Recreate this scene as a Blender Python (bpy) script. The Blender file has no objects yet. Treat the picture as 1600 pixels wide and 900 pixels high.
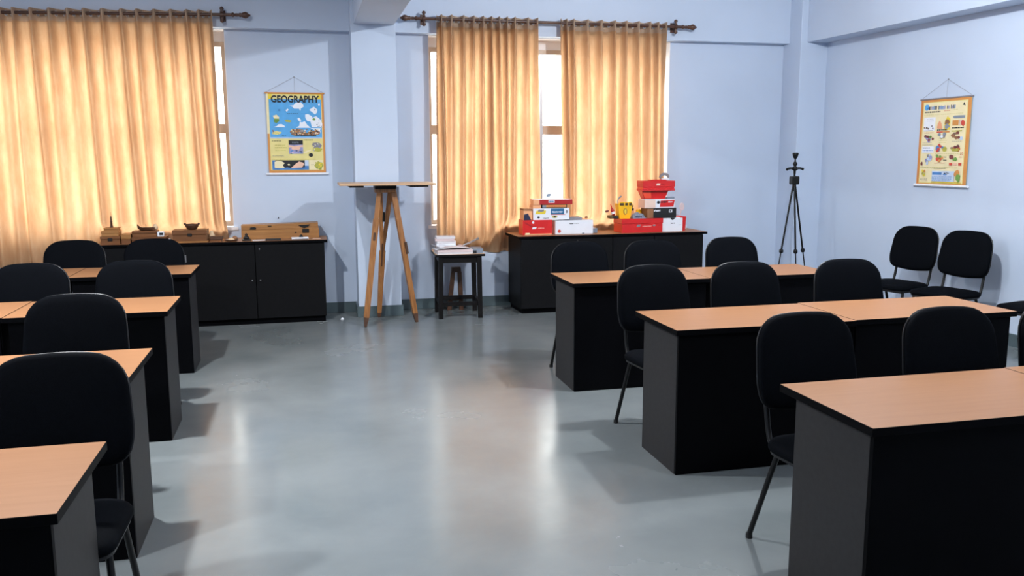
import bpy, bmesh, math, random
from mathutils import Matrix, Vector
random.seed(11)
PI = math.pi
SC = bpy.context.scene
COL = SC.collection

# ------------------------------------------------------------------ camera
cam_data = bpy.data.cameras.new('camera')
cam_data.sensor_width = 36.0
cam_data.lens = 1350.0 / 1600.0 * 36.0
cam_data.clip_start = 0.05
cam = bpy.data.objects.new('camera', cam_data)
COL.objects.link(cam)
PITCH, YAW, ROLL = 0.15281754, 0.2340344, 0.00352951
_f = Vector((math.sin(YAW) * math.cos(PITCH), math.cos(YAW) * math.cos(PITCH), -math.sin(PITCH)))
_r = Vector((math.cos(YAW), -math.sin(YAW), 0))
_d = _f.cross(_r)
_c, _s = math.cos(ROLL), math.sin(ROLL)
_right = _c * _r + _s * _d
_down = -_s * _r + _c * _d
cam.matrix_world = Matrix(((_right.x, -_down.x, -_f.x, 0.0), (_right.y, -_down.y, -_f.y, 0.0),
                           (_right.z, -_down.z, -_f.z, 1.6), (0, 0, 0, 1)))
SC.camera = cam

# ------------------------------------------------------------------ world, exposure
SC.view_settings.view_transform = 'Standard'
SC.view_settings.look = 'None'
SC.view_settings.gamma = 1.0
SC.view_settings.use_curve_mapping = False
SC.view_settings.exposure = 0.0
SKY = 9.0
world = bpy.data.worlds.new('overcast_sky')
SC.world = world
world.use_nodes = True
_bg = world.node_tree.nodes['Background']
_bg.inputs['Color'].default_value = (1.0, 0.985, 0.96, 1)
_bg.inputs['Strength'].default_value = SKY
SC.cycles.max_bounces = 10
SC.cycles.diffuse_bounces = 6
SC.cycles.transmission_bounces = 6
SC.cycles.transparent_max_bounces = 12


# ------------------------------------------------------------------ materials
def lin(c):
    return tuple(((v / 255.0) / 12.92 if v / 255.0 <= 0.04045 else ((v / 255.0 + 0.055) / 1.055) ** 2.4) for v in c)


def mat(name, col, rough=0.6, metal=0.0, vary=0.0, scale=8.0, bump=0.0, bscale=60.0, stretch=None, spec=0.5, coat=0.0,
        rvary=0.0):
    m = bpy.data.materials.new(name)
    m.use_nodes = True
    nt = m.node_tree
    p = nt.nodes['Principled BSDF']
    p.inputs['Base Color'].default_value = (*col, 1)
    p.inputs['Roughness'].default_value = rough
    p.inputs['Metallic'].default_value = metal
    p.inputs['Specular IOR Level'].default_value = spec
    if coat:
        p.inputs['Coat Weight'].default_value = coat
    if vary or bump or rvary:
        tc = nt.nodes.new('ShaderNodeTexCoord')
        mp = nt.nodes.new('ShaderNodeMapping')
        nt.links.new(tc.outputs['Object'], mp.inputs['Vector'])
        if stretch:
            mp.inputs['Scale'].default_value = stretch
    if vary or rvary:
        n = nt.nodes.new('ShaderNodeTexNoise')
        n.inputs['Scale'].default_value = scale
        n.inputs['Detail'].default_value = 5
        nt.links.new(mp.outputs[0], n.inputs['Vector'])
    if vary:
        r = nt.nodes.new('ShaderNodeValToRGB')
        r.color_ramp.elements[0].position = 0.3
        r.color_ramp.elements[1].position = 0.7
        r.color_ramp.elements[0].color = (*[max(0, c * (1 - vary)) for c in col], 1)
        r.color_ramp.elements[1].color = (*[min(1, c * (1 + vary)) for c in col], 1)
        nt.links.new(n.outputs['Fac'], r.inputs['Fac'])
        nt.links.new(r.outputs['Color'], p.inputs['Base Color'])
    if rvary:
        mr = nt.nodes.new('ShaderNodeMapRange')
        mr.inputs['From Min'].default_value = 0.3
        mr.inputs['From Max'].default_value = 0.7
        mr.inputs['To Min'].default_value = rough - rvary
        mr.inputs['To Max'].default_value = rough + rvary
        nt.links.new(n.outputs['Fac'], mr.inputs['Value'])
        nt.links.new(mr.outputs[0], p.inputs['Roughness'])
    if bump:
        n2 = nt.nodes.new('ShaderNodeTexNoise')
        n2.inputs['Scale'].default_value = bscale
        n2.inputs['Detail'].default_value = 4
        nt.links.new(mp.outputs[0], n2.inputs['Vector'])
        b = nt.nodes.new('ShaderNodeBump')
        b.inputs['Strength'].default_value = bump
        b.inputs['Distance'].default_value = 0.01
        nt.links.new(n2.outputs['Fac'], b.inputs['Height'])
        nt.links.new(b.outputs['Normal'], p.inputs['Normal'])
    return m


def cloth_mat(name, col, trans_col, trans=0.5, mottle=0.25):
    m = bpy.data.materials.new(name)
    m.use_nodes = True
    nt = m.node_tree
    nt.nodes.clear()
    out = nt.nodes.new('ShaderNodeOutputMaterial')
    mix = nt.nodes.new('ShaderNodeMixShader')
    mix.inputs[0].default_value = trans
    d = nt.nodes.new('ShaderNodeBsdfDiffuse')
    t = nt.nodes.new('ShaderNodeBsdfTranslucent')
    tc = nt.nodes.new('ShaderNodeTexCoord')
    mp = nt.nodes.new('ShaderNodeMapping')
    mp.inputs['Scale'].default_value = (1.6, 1.6, 0.5)
    nt.links.new(tc.outputs['Object'], mp.inputs['Vector'])
    n = nt.nodes.new('ShaderNodeTexNoise')
    n.inputs['Scale'].default_value = 7
    n.inputs['Detail'].default_value = 8
    n.inputs['Roughness'].default_value = 0.65
    nt.links.new(mp.outputs[0], n.inputs['Vector'])
    for sh, c, q in ((d, col, 0.12), (t, trans_col, mottle)):
        r = nt.nodes.new('ShaderNodeValToRGB')
        r.color_ramp.elements[0].position = 0.32
        r.color_ramp.elements[1].position = 0.68
        r.color_ramp.elements[0].color = (*[v * (1 - q * (1.0 + 0.5 * i)) for i, v in enumerate(c)], 1)
        r.color_ramp.elements[1].color = (*[min(1, v * (1 + q * (0.2 + 0.8 * i))) for i, v in enumerate(c)], 1)
        nt.links.new(n.outputs['Fac'], r.inputs['Fac'])
        nt.links.new(r.outputs['Color'], sh.inputs['Color'])
    # fine weave relief
    w = nt.nodes.new('ShaderNodeTexNoise')
    w.inputs['Scale'].default_value = 220
    nt.links.new(tc.outputs['Object'], w.inputs['Vector'])
    b = nt.nodes.new('ShaderNodeBump')
    b.inputs['Strength'].default_value = 0.15
    b.inputs['Distance'].default_value = 0.003
    nt.links.new(w.outputs['Fac'], b.inputs['Height'])
    nt.links.new(b.outputs['Normal'], d.inputs['Normal'])
    nt.links.new(d.outputs[0], mix.inputs[1])
    nt.links.new(t.outputs[0], mix.inputs[2])
    nt.links.new(mix.outputs[0], out.inputs[0])
    return m


def wood_mat(name, col, dark, rough=0.4, scale=6.0, axis='X', spec=0.5):
    m = bpy.data.materials.new(name)
    m.use_nodes = True
    nt = m.node_tree
    p = nt.nodes['Principled BSDF']
    p.inputs['Roughness'].default_value = rough
    p.inputs['Specular IOR Level'].default_value = spec
    tc = nt.nodes.new('ShaderNodeTexCoord')
    mp = nt.nodes.new('ShaderNodeMapping')
    mp.inputs['Scale'].default_value = {'X': (0.5, 8, 8), 'Y': (8, 0.5, 8), 'Z': (8, 8, 0.5)}[axis]
    nt.links.new(tc.outputs['Object'], mp.inputs['Vector'])
    n = nt.nodes.new('ShaderNodeTexNoise')
    n.inputs['Scale'].default_value = scale
    n.inputs['Detail'].default_value = 7
    n.inputs['Distortion'].default_value = 0.6
    nt.links.new(mp.outputs[0], n.inputs['Vector'])
    r = nt.nodes.new('ShaderNodeValToRGB')
    r.color_ramp.elements[0].position = 0.3
    r.color_ramp.elements[1].position = 0.72
    r.color_ramp.elements[0].color = (*dark, 1)
    r.color_ramp.elements[1].color = (*col, 1)
    nt.links.new(n.outputs['Fac'], r.inputs['Fac'])
    nt.links.new(r.outputs['Color'], p.inputs['Base Color'])
    return m


def glow_mat(name, col, strength):
    m = bpy.data.materials.new(name)
    m.use_nodes = True
    p = m.node_tree.nodes['Principled BSDF']
    p.inputs['Base Color'].default_value = (*col, 1)
    p.inputs['Emission Color'].default_value = (*col, 1)
    p.inputs['Emission Strength'].default_value = strength
    return m


def pane_mat(name):
    m = bpy.data.materials.new(name)
    m.use_nodes = True
    nt = m.node_tree
    nt.nodes.clear()
    out = nt.nodes.new('ShaderNodeOutputMaterial')
    mix = nt.nodes.new('ShaderNodeMixShader')
    mix.inputs[0].default_value = 0.06
    t = nt.nodes.new('ShaderNodeBsdfTransparent')
    t.inputs['Color'].default_value = (0.96, 0.98, 0.97, 1)
    g = nt.nodes.new('ShaderNodeBsdfGlossy')
    g.inputs['Roughness'].default_value = 0.03
    nt.links.new(t.outputs[0], mix.inputs[1])
    nt.links.new(g.outputs[0], mix.inputs[2])
    nt.links.new(mix.outputs[0], out.inputs[0])
    return m


WALL = mat('pale_blue_wall_paint', (0.525, 0.605, 0.735), 0.55, vary=0.03, scale=1.5, bump=0.05, bscale=180)
CEIL = mat('white_ceiling_paint', (0.72, 0.74, 0.78), 0.8, vary=0.02, scale=2)
REVEAL = mat('white_window_reveal', (0.78, 0.78, 0.80), 0.7, vary=0.02, scale=3)
SKIRT = mat('dark_green_grey_skirting', (0.075, 0.105, 0.115), 0.35, vary=0.12, scale=5)
ALU = mat('beige_window_frame', (0.50, 0.41, 0.33), 0.45, vary=0.05)
PANE = pane_mat('clear_pane')
OUTGROUND = mat('pale_concrete_ground', (0.55, 0.53, 0.5), 0.9, vary=0.1, scale=0.5)
BEECH = wood_mat('beech_laminate', (0.315, 0.152, 0.073), (0.285, 0.134, 0.062), 0.40, 5.0, 'X', 0.15)
BLACKLAM = mat('black_laminate', (0.0018, 0.0019, 0.0026), 0.5, vary=0.15, scale=30, spec=0.04)
CHARLAM = mat('charcoal_laminate', (0.025, 0.0245, 0.0255), 0.5, vary=0.1, scale=40, spec=0.12)
CABLAM = mat('cabinet_black_laminate', (0.0065, 0.0065, 0.0073), 0.5, vary=0.12, scale=30, spec=0.08)
SEATFAB = mat('black_fabric', (0.0026, 0.0032, 0.0046), 0.7, vary=0.2, scale=120, bump=0.2, bscale=500, spec=0.02)
SHELL = mat('black_plastic_shell', (0.009, 0.009, 0.0105), 0.38, vary=0.1, scale=20, spec=0.3)
TUBE = mat('black_enamel_tube', (0.006, 0.006, 0.0065), 0.35, vary=0.1, scale=20, spec=0.25)
RUBBER = mat('rubber', (0.01, 0.01, 0.01), 0.8, vary=0.1)
CHROME = mat('chrome', (0.88, 0.89, 0.90), 0.32, metal=1.0, vary=0.03)
STEEL = mat('dull_steel', (0.35, 0.35, 0.36), 0.4, metal=0.8, vary=0.05)
RODWOOD = mat('dark_brown_rod', (0.075, 0.030, 0.016), 0.35, vary=0.25, scale=15)
CURT = cloth_mat('golden_curtain_cloth', (0.56, 0.36, 0.215), (0.60, 0.345, 0.185), 0.6, 0.10)
CURTBAND = cloth_mat('curtain_heading_cloth', (0.58, 0.42, 0.30), (0.42, 0.26, 0.16), 0.35, 0.12)
PINE = wood_mat('varnished_teak', (0.40, 0.175, 0.055), (0.22, 0.085, 0.025), 0.35, 7.0, 'Z')
BOARDW = wood_mat('drawing_board_wood', (0.62, 0.40, 0.24), (0.50, 0.30, 0.16), 0.5, 5.0, 'X')
BOXWOOD = wood_mat('brown_box_wood', (0.20, 0.075, 0.022), (0.11, 0.04, 0.012), 0.42, 6.0, 'X')
BOXWOOD2 = wood_mat('honey_box_wood', (0.40, 0.185, 0.055), (0.27, 0.115, 0.032), 0.42, 6.0, 'X')
DARKWOOD = mat('dark_carved_wood', (0.07, 0.028, 0.012), 0.5, vary=0.3, scale=25)
EBONY = mat('black_stained_wood', (0.007, 0.006, 0.006), 0.45, vary=0.2, scale=12, spec=0.15)
IRON = mat('black_iron', (0.015, 0.013, 0.012), 0.5, metal=0.4, vary=0.1)


def c8(name, r, g, b, rough=0.5, vary=0.05):
    return mat(name, lin((r, g, b)), rough, vary=vary, scale=14)


RED = c8('red_card', 205, 28, 28, 0.4)
REDD = c8('deep_red_card', 168, 20, 26, 0.4)
ORANGERED = c8('orange_red_card', 226, 70, 40, 0.4)
WHITE = c8('white_card', 232, 234, 240, 0.5, 0.02)
CREAM = c8('cream_paper', 236, 222, 178, 0.7, 0.04)
PINKW = c8('pinkish_white_card', 236, 205, 188, 0.5)
PEACH = c8('peach_card', 238, 170, 120, 0.5)
BLACKC = c8('black_card', 18, 18, 20, 0.45)
YELLOW = c8('yellow_card', 250, 190, 20, 0.45)
YELLOW2 = c8('yellow_print', 232, 205, 60, 0.6)
BLUEC = c8('blue_label_print', 20, 95, 140, 0.5)
GREYB = c8('grey_blue_plastic', 128, 138, 152, 0.45)
GREYP = c8('grey_card', 130, 126, 130, 0.6)
TAN = c8('tan_card', 140, 95, 60, 0.6)
ORANGE = c8('orange_print', 208, 140, 72, 0.7)
SKYB = c8('sky_blue_print', 88, 165, 220, 0.7, 0.08)
PALEY = c8('pale_yellow_print', 226, 212, 140, 0.7)
NAVY = c8('navy_print', 28, 34, 66, 0.7)
INK = c8('ink_print', 26, 28, 34, 0.7)
GREENP = c8('green_print', 110, 150, 70, 0.7, 0.2)
OLIVE = c8('olive_print', 178, 172, 70, 0.7, 0.2)
ROCK = c8('brown_grey_print', 122, 98, 80, 0.7, 0.5)
LILAC = c8('lilac_print', 150, 150, 190, 0.7, 0.3)
PINKP = c8('pink_print', 236, 190, 165, 0.7)
BLUEP = c8('blue_print', 70, 125, 185, 0.7, 0.2)
PALEBLUE = c8('pale_blue_print', 190, 205, 226, 0.7)
REDP = c8('red_print', 200, 74, 58, 0.7)
MAROON = c8('maroon_print', 120, 60, 60, 0.7, 0.3)
CAMO = c8('mottled_olive_card', 92, 76, 36, 0.6, 0.5)
PAPER = c8('white_paper', 214, 210, 212, 0.8, 0.04)
PAPERP = c8('pale_pink_paper', 216, 196, 196, 0.8, 0.06)
PALESTONE = c8('pale_stone', 214, 186, 150, 0.7)


# ------------------------------------------------------------------ mesh helpers
class MB:
    def __init__(self):
        self.v, self.f, self.m, self.mats, self.sm = [], [], [], [], []

    def mi(self, m):
        if m not in self.mats:
            self.mats.append(m)
        return self.mats.index(m)

    def add(self, vs, fs, m, tf=None, smooth=False):
        o = len(self.v)
        for p in vs:
            q = Vector(p)
            self.v.append(tf @ q if tf else q)
        k = self.mi(m)
        for f in fs:
            self.f.append([o + i for i in f])
            self.m.append(k)
            self.sm.append(smooth)
        return self

    def box(self, x0, x1, y0, y1, z0, z1, m, tf=None, top=None, front=None):
        vs = [(x, y, z) for z in (z0, z1) for y in (y0, y1) for x in (x0, x1)]
        fs = [[0, 2, 3, 1], [0, 1, 5, 4], [2, 6, 7, 3], [0, 4, 6, 2], [1, 3, 7, 5]]
        self.add(vs, fs, m, tf)
        self.add([vs[4], vs[5], vs[7], vs[6]], [[0, 1, 2, 3]], top or m, tf)
        return self

    def rbox(self, x0, x1, y0, y1, z0, z1, m, r=0.004, seg=2, tf=None, top=None):
        bm = bmesh.new()
        bmesh.ops.create_cube(bm, size=1)
        for v in bm.verts:
            v.co = Vector(((x0 + x1) / 2 + v.co.x * (x1 - x0), (y0 + y1) / 2 + v.co.y * (y1 - y0),
                           (z0 + z1) / 2 + v.co.z * (z1 - z0)))
        bmesh.ops.bevel(bm, geom=list(bm.edges), offset=r, segments=seg, affect='EDGES', profile=0.5)
        bm.verts.index_update()
        vs = [v.co.copy() for v in bm.verts]
        zmax = max(v.z for v in vs) - 1e-5
        tops = [f for f in bm.faces if all(v.co.z > zmax for v in f.verts)]
        rest = [f for f in bm.faces if f not in tops]
        o = len(self.v)
        for p in vs:
            self.v.append(tf @ p if tf else p)
        for grp, mm in ((rest, m), (tops, top or m)):
            k = self.mi(mm)
            for f in grp:
                self.f.append([o + v.index for v in f.verts])
                self.m.append(k)
                self.sm.append(False)
        bm.free()
        return self

    def tube(self, path, r, m, n=10, tf=None, cap=True, radii=None):
        P = [Vector(p) for p in path]
        vs, fs = [], []
        up = None
        for i, p in enumerate(P):
            a = P[max(0, i - 1)]
            b = P[min(len(P) - 1, i + 1)]
            t = (b - a).normalized()
            if up is None:
                up = Vector((0, 0, 1)) if abs(t.z) < 0.9 else Vector((1, 0, 0))
            s = t.cross(up).normalized()
            up = s.cross(t).normalized()
            rr = radii[i] if radii else r
            for k in range(n):
                an = 2 * PI * k / n
                vs.append(p + (s * math.cos(an) + up * math.sin(an)) * rr)
        for i in range(len(P) - 1):
            for k in range(n):
                fs.append([i * n + k, i * n + (k + 1) % n, (i + 1) * n + (k + 1) % n, (i + 1) * n + k])
        self.add(vs, fs, m, tf, smooth=True)
        if cap:
            self.add(vs[:n], [list(range(n))], m, tf)
            self.add(vs[-n:], [list(range(n))[::-1]], m, tf)
        return self

    def lathe(self, prof, m, n=20, tf=None, smooth=True):
        vs, fs = [], []
        for (r, z) in prof:
            for k in range(n):
                a = 2 * PI * k / n
                vs.append((r * math.cos(a), r * math.sin(a), z))
        for i in range(len(prof) - 1):
            for k in range(n):
                fs.append([i * n + k, i * n + (k + 1) % n, (i + 1) * n + (k + 1) % n, (i + 1) * n + k])
        self.add(vs, fs, m, tf, smooth=smooth)
        if prof[0][0] > 1e-4:
            self.add(vs[:n], [list(range(n))[::-1]], m, tf)
        if prof[-1][0] > 1e-4:
            self.add(vs[-n:], [list(range(n))], m, tf)
        return self

    def prism(self, pts, y0, y1, m, tf=None):
        """polygon in X,Z extruded along Y"""
        n = len(pts)
        vs = [(x, y0, z) for x, z in pts] + [(x, y1, z) for x, z in pts]
        fs = [list(range(n)), list(range(n, 2 * n))[::-1]] + [[i, i + n, (i + 1) % n + n, (i + 1) % n] for i in range(n)]
        return self.add(vs, fs, m, tf)

    def pad(self, pts, t0, bulge, m, tf=None, curve=0.0, flatback=True):
        """cushion: outline in X,Z, back at y=0, front toward -Y"""
        n = len(pts)
        cx = sum(p[0] for p in pts) / n
        cz = sum(p[1] for p in pts) / n
        rings = [(0.97, 0.0), (1.0, -t0 * 0.25), (1.0, -t0 * 0.6), (0.975, -t0 * 0.9), (0.93, -t0 - bulge * 0.2), (0.82, -t0 - bulge * 0.5),
                 (0.6, -t0 - bulge * 0.83), (0.3, -t0 - bulge)]
        vs, fs = [], []
        for s, y in rings:
            for (x, z) in pts:
                xx = cx + (x - cx) * s
                vs.append((xx, y - curve * xx * xx, cz + (z - cz) * s))
        vs.append((cx, -t0 - bulge * 1.02, cz))
        for i in range(len(rings) - 1):
            for k in range(n):
                fs.append([i * n + k, i * n + (k + 1) % n, (i + 1) * n + (k + 1) % n, (i + 1) * n + k])
        L = (len(rings) - 1) * n
        for k in range(n):
            fs.append([L + k, L + (k + 1) % n, len(vs) - 1])
        fs.append(list(range(n))[::-1])
        return self.add(vs, fs, m, tf, smooth=True)

    def build(self, name, parent=None, loc=(0, 0, 0), rz=0.0, bevel=0.0, kind=None):
        me = bpy.data.meshes.new(name)
        me.from_pydata([tuple(v) for v in self.v], [], self.f)
        for m in self.mats:
            me.materials.append(m)
        me.polygons.foreach_set('material_index', self.m)
        me.polygons.foreach_set('use_smooth', self.sm)
        bm = bmesh.new()
        bm.from_mesh(me)
        bmesh.ops.recalc_face_normals(bm, faces=bm.faces)
        bm.to_mesh(me)
        bm.free()
        me.update()
        o = bpy.data.objects.new(name, me)
        COL.objects.link(o)
        o.location = loc
        o.rotation_euler = (0, 0, rz)
        if parent:
            o.parent = parent
        if bevel:
            b = o.modifiers.new('bevel', 'BEVEL')
            b.width = bevel
            b.segments = 2
            b.limit_method = 'ANGLE'
        if kind:
            o['kind'] = kind
        return o


def tag(o, label, cat=None, group=None):
    o['label'] = label
    if cat:
        o['category'] = cat
    if group:
        o['group'] = group
    return o


def thing(name, label, cat, loc, rz=0.0, group=None):
    o = bpy.data.objects.new(name, None)
    o.empty_display_size = 0.1
    COL.objects.link(o)
    o.location = loc
    o.rotation_euler = (0, 0, rz)
    return tag(o, label, cat, group)


def copy_tree(o, parent=None):
    c = o.copy()
    COL.objects.link(c)
    if parent:
        c.parent = parent
    for ch in [x for x in COL.objects if x.parent == o]:
        copy_tree(ch, c)
    return c


def fillet(corners, seg=8):
    """rounded polygon; corners = [(x, z, r)]"""
    out = []
    n = len(corners)
    for i, (x, z, r) in enumerate(corners):
        p = Vector((x, z))
        a = (Vector(corners[i - 1][:2]) - p).normalized()
        b = (Vector(corners[(i + 1) % n][:2]) - p).normalized()
        ang = a.angle(b)
        d = r / math.tan(ang / 2)
        p0, p1 = p + a * d, p + b * d
        cc = p + (a + b).normalized() * (r / math.sin(ang / 2))
        v0, v1 = p0 - cc, p1 - cc
        th = v0.angle(v1)
        for k in range(seg + 1):
            t = k / seg
            w0 = math.sin((1 - t) * th) / math.sin(th)
            w1 = math.sin(t * th) / math.sin(th)
            q = cc + v0 * w0 + v1 * w1
            out.append((q.x, q.y))
    return out


def struct(mb, name, **k):
    return mb.build(name, kind='structure', **k)


# ------------------------------------------------------------------ room shell
YW, ZB, ZC = 8.95, 2.80, 3.5
XL, YR = -4.5, -3.0
W1 = (-3.34, -0.69, 0.90, ZB)
W2 = (1.27, 3.90, 0.87, ZB)
RWROT = math.atan(0.05)

# floor
FLOOR = bpy.data.materials.new('polished_grey_stone_floor')
FLOOR.use_nodes = True
_nt = FLOOR.node_tree
_p = _nt.nodes['Principled BSDF']
_tc = _nt.nodes.new('ShaderNodeTexCoord')
_n1 = _nt.nodes.new('ShaderNodeTexNoise')
_n1.inputs['Scale'].default_value = 1.1
_n1.inputs['Detail'].default_value = 7
_n1.inputs['Roughness'].default_value = 0.55
_n1.inputs['Distortion'].default_value = 0.2
_nt.links.new(_tc.outputs['Object'], _n1.inputs['Vector'])
_rp = _nt.nodes.new('ShaderNodeValToRGB')
_rp.color_ramp.elements[0].position = 0.30
_rp.color_ramp.elements[1].position = 0.72
_rp.color_ramp.elements[0].color = (0.132, 0.150, 0.154, 1)
_rp.color_ramp.elements[1].color = (0.198, 0.216, 0.219, 1)
_nt.links.new(_n1.outputs['Fac'], _rp.inputs['Fac'])
# thin pale scuffs
_n2 = _nt.nodes.new('ShaderNodeTexNoise')
_n2.inputs['Scale'].default_value = 5
_n2.inputs['Detail'].default_value = 6
_n2.inputs['Distortion'].default_value = 0.3
_mp = _nt.nodes.new('ShaderNodeMapping')
_mp.inputs['Scale'].default_value = (1, 3.0, 1)
_mp.inputs['Rotation'].default_value = (0, 0, 0.35)
_nt.links.new(_tc.outputs['Object'], _mp.inputs['Vector'])
_nt.links.new(_mp.outputs[0], _n2.inputs['Vector'])
_r2 = _nt.nodes.new('ShaderNodeValToRGB')
_r2.color_ramp.elements[0].position = 0.60
_r2.color_ramp.elements[1].position = 0.90
_r2.color_ramp.elements[0].color = (0, 0, 0, 1)
_r2.color_ramp.elements[1].color = (0.07, 0.07, 0.07, 1)
_nt.links.new(_n2.outputs['Fac'], _r2.inputs['Fac'])
_mx = _nt.nodes.new('ShaderNodeMixRGB')
_mx.inputs[2].default_value = (0.34, 0.36, 0.36, 1)
_nt.links.new(_r2.outputs['Color'], _mx.inputs[0])
_nt.links.new(_rp.outputs['Color'], _mx.inputs[1])
_nt.links.new(_mx.outputs[0], _p.inputs['Base Color'])
_mr = _nt.nodes.new('ShaderNodeMapRange')
_mr.inputs['From Min'].default_value = 0.3
_mr.inputs['From Max'].default_value = 0.7
_mr.inputs['To Min'].default_value = 0.14
_mr.inputs['To Max'].default_value = 0.30
_nt.links.new(_n1.outputs['Fac'], _mr.inputs['Value'])
_nt.links.new(_mr.outputs[0], _p.inputs['Roughness'])
_b = _nt.nodes.new('ShaderNodeBump')
_b.inputs['Strength'].default_value = 0.012
_b.inputs['Distance'].default_value = 0.01
_nt.links.new(_n2.outputs['Fac'], _b.inputs['Height'])
_nt.links.new(_b.outputs['Normal'], _p.inputs['Normal'])

struct(MB().box(XL - 0.25, 6.7, YR - 0.25, YW + 0.25, -0.2, 0.0, FLOOR), 'floor')
struct(MB().box(XL - 0.25, 6.7, YR - 0.25, YW + 0.25, ZC, ZC + 0.2, CEIL), 'ceiling')

# back wall round the two windows (white plastered reveals)
mb = MB()
TH = 0.25
for x0, x1, z0, z1 in ((XL, W1[0], 0, ZC), (W1[1], W2[0], 0, ZC), (W2[1], 5.75, 0, ZC)):
    mb.box(x0, x1, YW, YW + TH, z0, z1, WALL)
for w in (W1, W2):
    mb.box(w[0], w[1], YW, YW + TH, 0, w[2], WALL)
    mb.box(w[0], w[1], YW, YW + TH, w[3], ZC, WALL)
struct(mb, 'wall_back')
for w, nm in ((W1, 'trim_1'), (W2, 'trim_2')):
    r = MB()
    t = 0.006
    r.box(w[0], w[0] + t, YW + 0.002, YW + TH, w[2], w[3], REVEAL)
    r.box(w[1] - t, w[1], YW + 0.002, YW + TH, w[2], w[3], REVEAL)
    r.box(w[0], w[1], YW + 0.002, YW + TH, w[3] - t, w[3], REVEAL)
    r.box(w[0] - 0.03, w[1] + 0.04, YW - 0.018, YW + TH, w[2] - 0.025, w[2] + 0.006, REVEAL)
    struct(r, nm)
# left, rear walls
struct(MB().box(XL - 0.25, XL, YR, YW + TH, 0, ZC, WALL), 'wall_left')
struct(MB().box(XL - 0.25, 6.6, YR - 0.25, YR, 0, ZC, WALL), 'wall_rear')
# right wall, very slightly out of square
rwtf = Matrix.Translation((5.56, YW, 0)) @ Matrix.Rotation(RWROT, 4, 'Z')
struct(MB().box(0, 0.25, -12.2, 0.2, 0, ZC, WALL, rwtf), 'wall_right')
# lintel band along the back wall
struct(MB().box(XL, 0.49, YW - 0.12, YW, ZB, ZC, WALL).box(0.91, 5.26, YW - 0.12, YW, ZB, ZC, WALL), 'trim_3')
# beam along the right wall
struct(MB().box(-0.245, 0.0, -12.0, -0.34, 2.79, ZC, WALL, rwtf), 'trim_4')
# column between the windows, corner column, ceiling beam
struct(MB().box(0.485, 0.912, 8.63, YW, 0, ZC, WALL), 'trim_5', bevel=0.006)
struct(MB().box(5.255, 5.60, 8.60, YW, 0, ZC, WALL), 'trim_6', bevel=0.006)
struct(MB().box(0.515, 0.897, YR, 8.63, 2.84, ZC, WALL), 'trim_7', bevel=0.004)
# skirting
B = MB()
for x0, x1 in ((XL, 0.485), (0.912, 5.255)):
    B.box(x0, x1, YW - 0.014, YW, 0, 0.108, SKIRT)
B.box(0.468, 0.928, 8.614, 8.63, 0, 0.108, SKIRT)
B.box(0.468, 0.485, 8.63, YW - 0.014, 0, 0.108, SKIRT)
B.box(0.912, 0.928, 8.63, YW - 0.014, 0, 0.108, SKIRT)
B.box(5.24, 5.255, 8.586, YW - 0.014, 0, 0.108, SKIRT)
B.box(5.255, 5.58, 8.586, 8.60, 0, 0.108, SKIRT)
struct(B, 'baseboard_back', bevel=0.003)
struct(MB().box(-0.014, 0.0, -12.0, -0.35, 0, 0.108, SKIRT, rwtf), 'baseboard_right')
# bright ground outside
struct(MB().box(-60, 60, YW + TH + 0.05, 90, -0.6, -0.3, OUTGROUND), 'ground')


def window(name, w, stiles, rail):
    yf = YW + 0.17
    f = MB()
    a, b, z0, z1 = w[0] + 0.006, w[1] - 0.006, w[2] + 0.006, w[3] - 0.10
    f.box(a, b, yf, yf + 0.05, z1 - 0.045, z1, ALU)
    f.box(a, b, yf, yf + 0.05, z0, z0 + 0.045, ALU)
    f.box(a, a + 0.045, yf, yf + 0.05, z0 + 0.045, z1 - 0.045, ALU)
    f.box(b - 0.045, b, yf, yf + 0.05, z0 + 0.045, z1 - 0.045, ALU)
    # plaster strip above the frame
    f.box(a, b, yf + 0.01, yf + 0.05, z1, w[3] - 0.006, REVEAL)
    fr = struct(f, name)
    for x in stiles:
        MB().box(x - 0.018, x + 0.018, yf - 0.004, yf + 0.046, z0 + 0.045, z1 - 0.045, STEEL).build('mullion', fr)
    xs = [a + 0.045] + stiles + [b - 0.045]
    for i in range(len(xs) - 1):
        p, q = xs[i] + (0.018 if i else 0), xs[i + 1] - (0.018 if i < len(xs) - 2 else 0)
        MB().box(p, q, yf + 0.004, yf + 0.04, rail - 0.05, rail + 0.045, ALU).build('rail', fr)
        MB().box(p, q, yf + 0.02, yf + 0.024, rail + 0.045, z1 - 0.045, PANE).build('pane', fr)
        MB().box(p, q, yf + 0.02, yf + 0.024, z0 + 0.045, rail - 0.05, PANE).build('pane', fr)
    return fr


window('window_1', W1, [-2.68, -2.02, -1.36], 1.87)
window('window_2', W2, [1.88, 2.503, 3.24], 1.865)


# ------------------------------------------------------------------ ceiling lamps (out of frame, real fittings)
GLOBE = glow_mat('lamp_globe', (0.95, 0.98, 1.0), 9.0)
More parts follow.
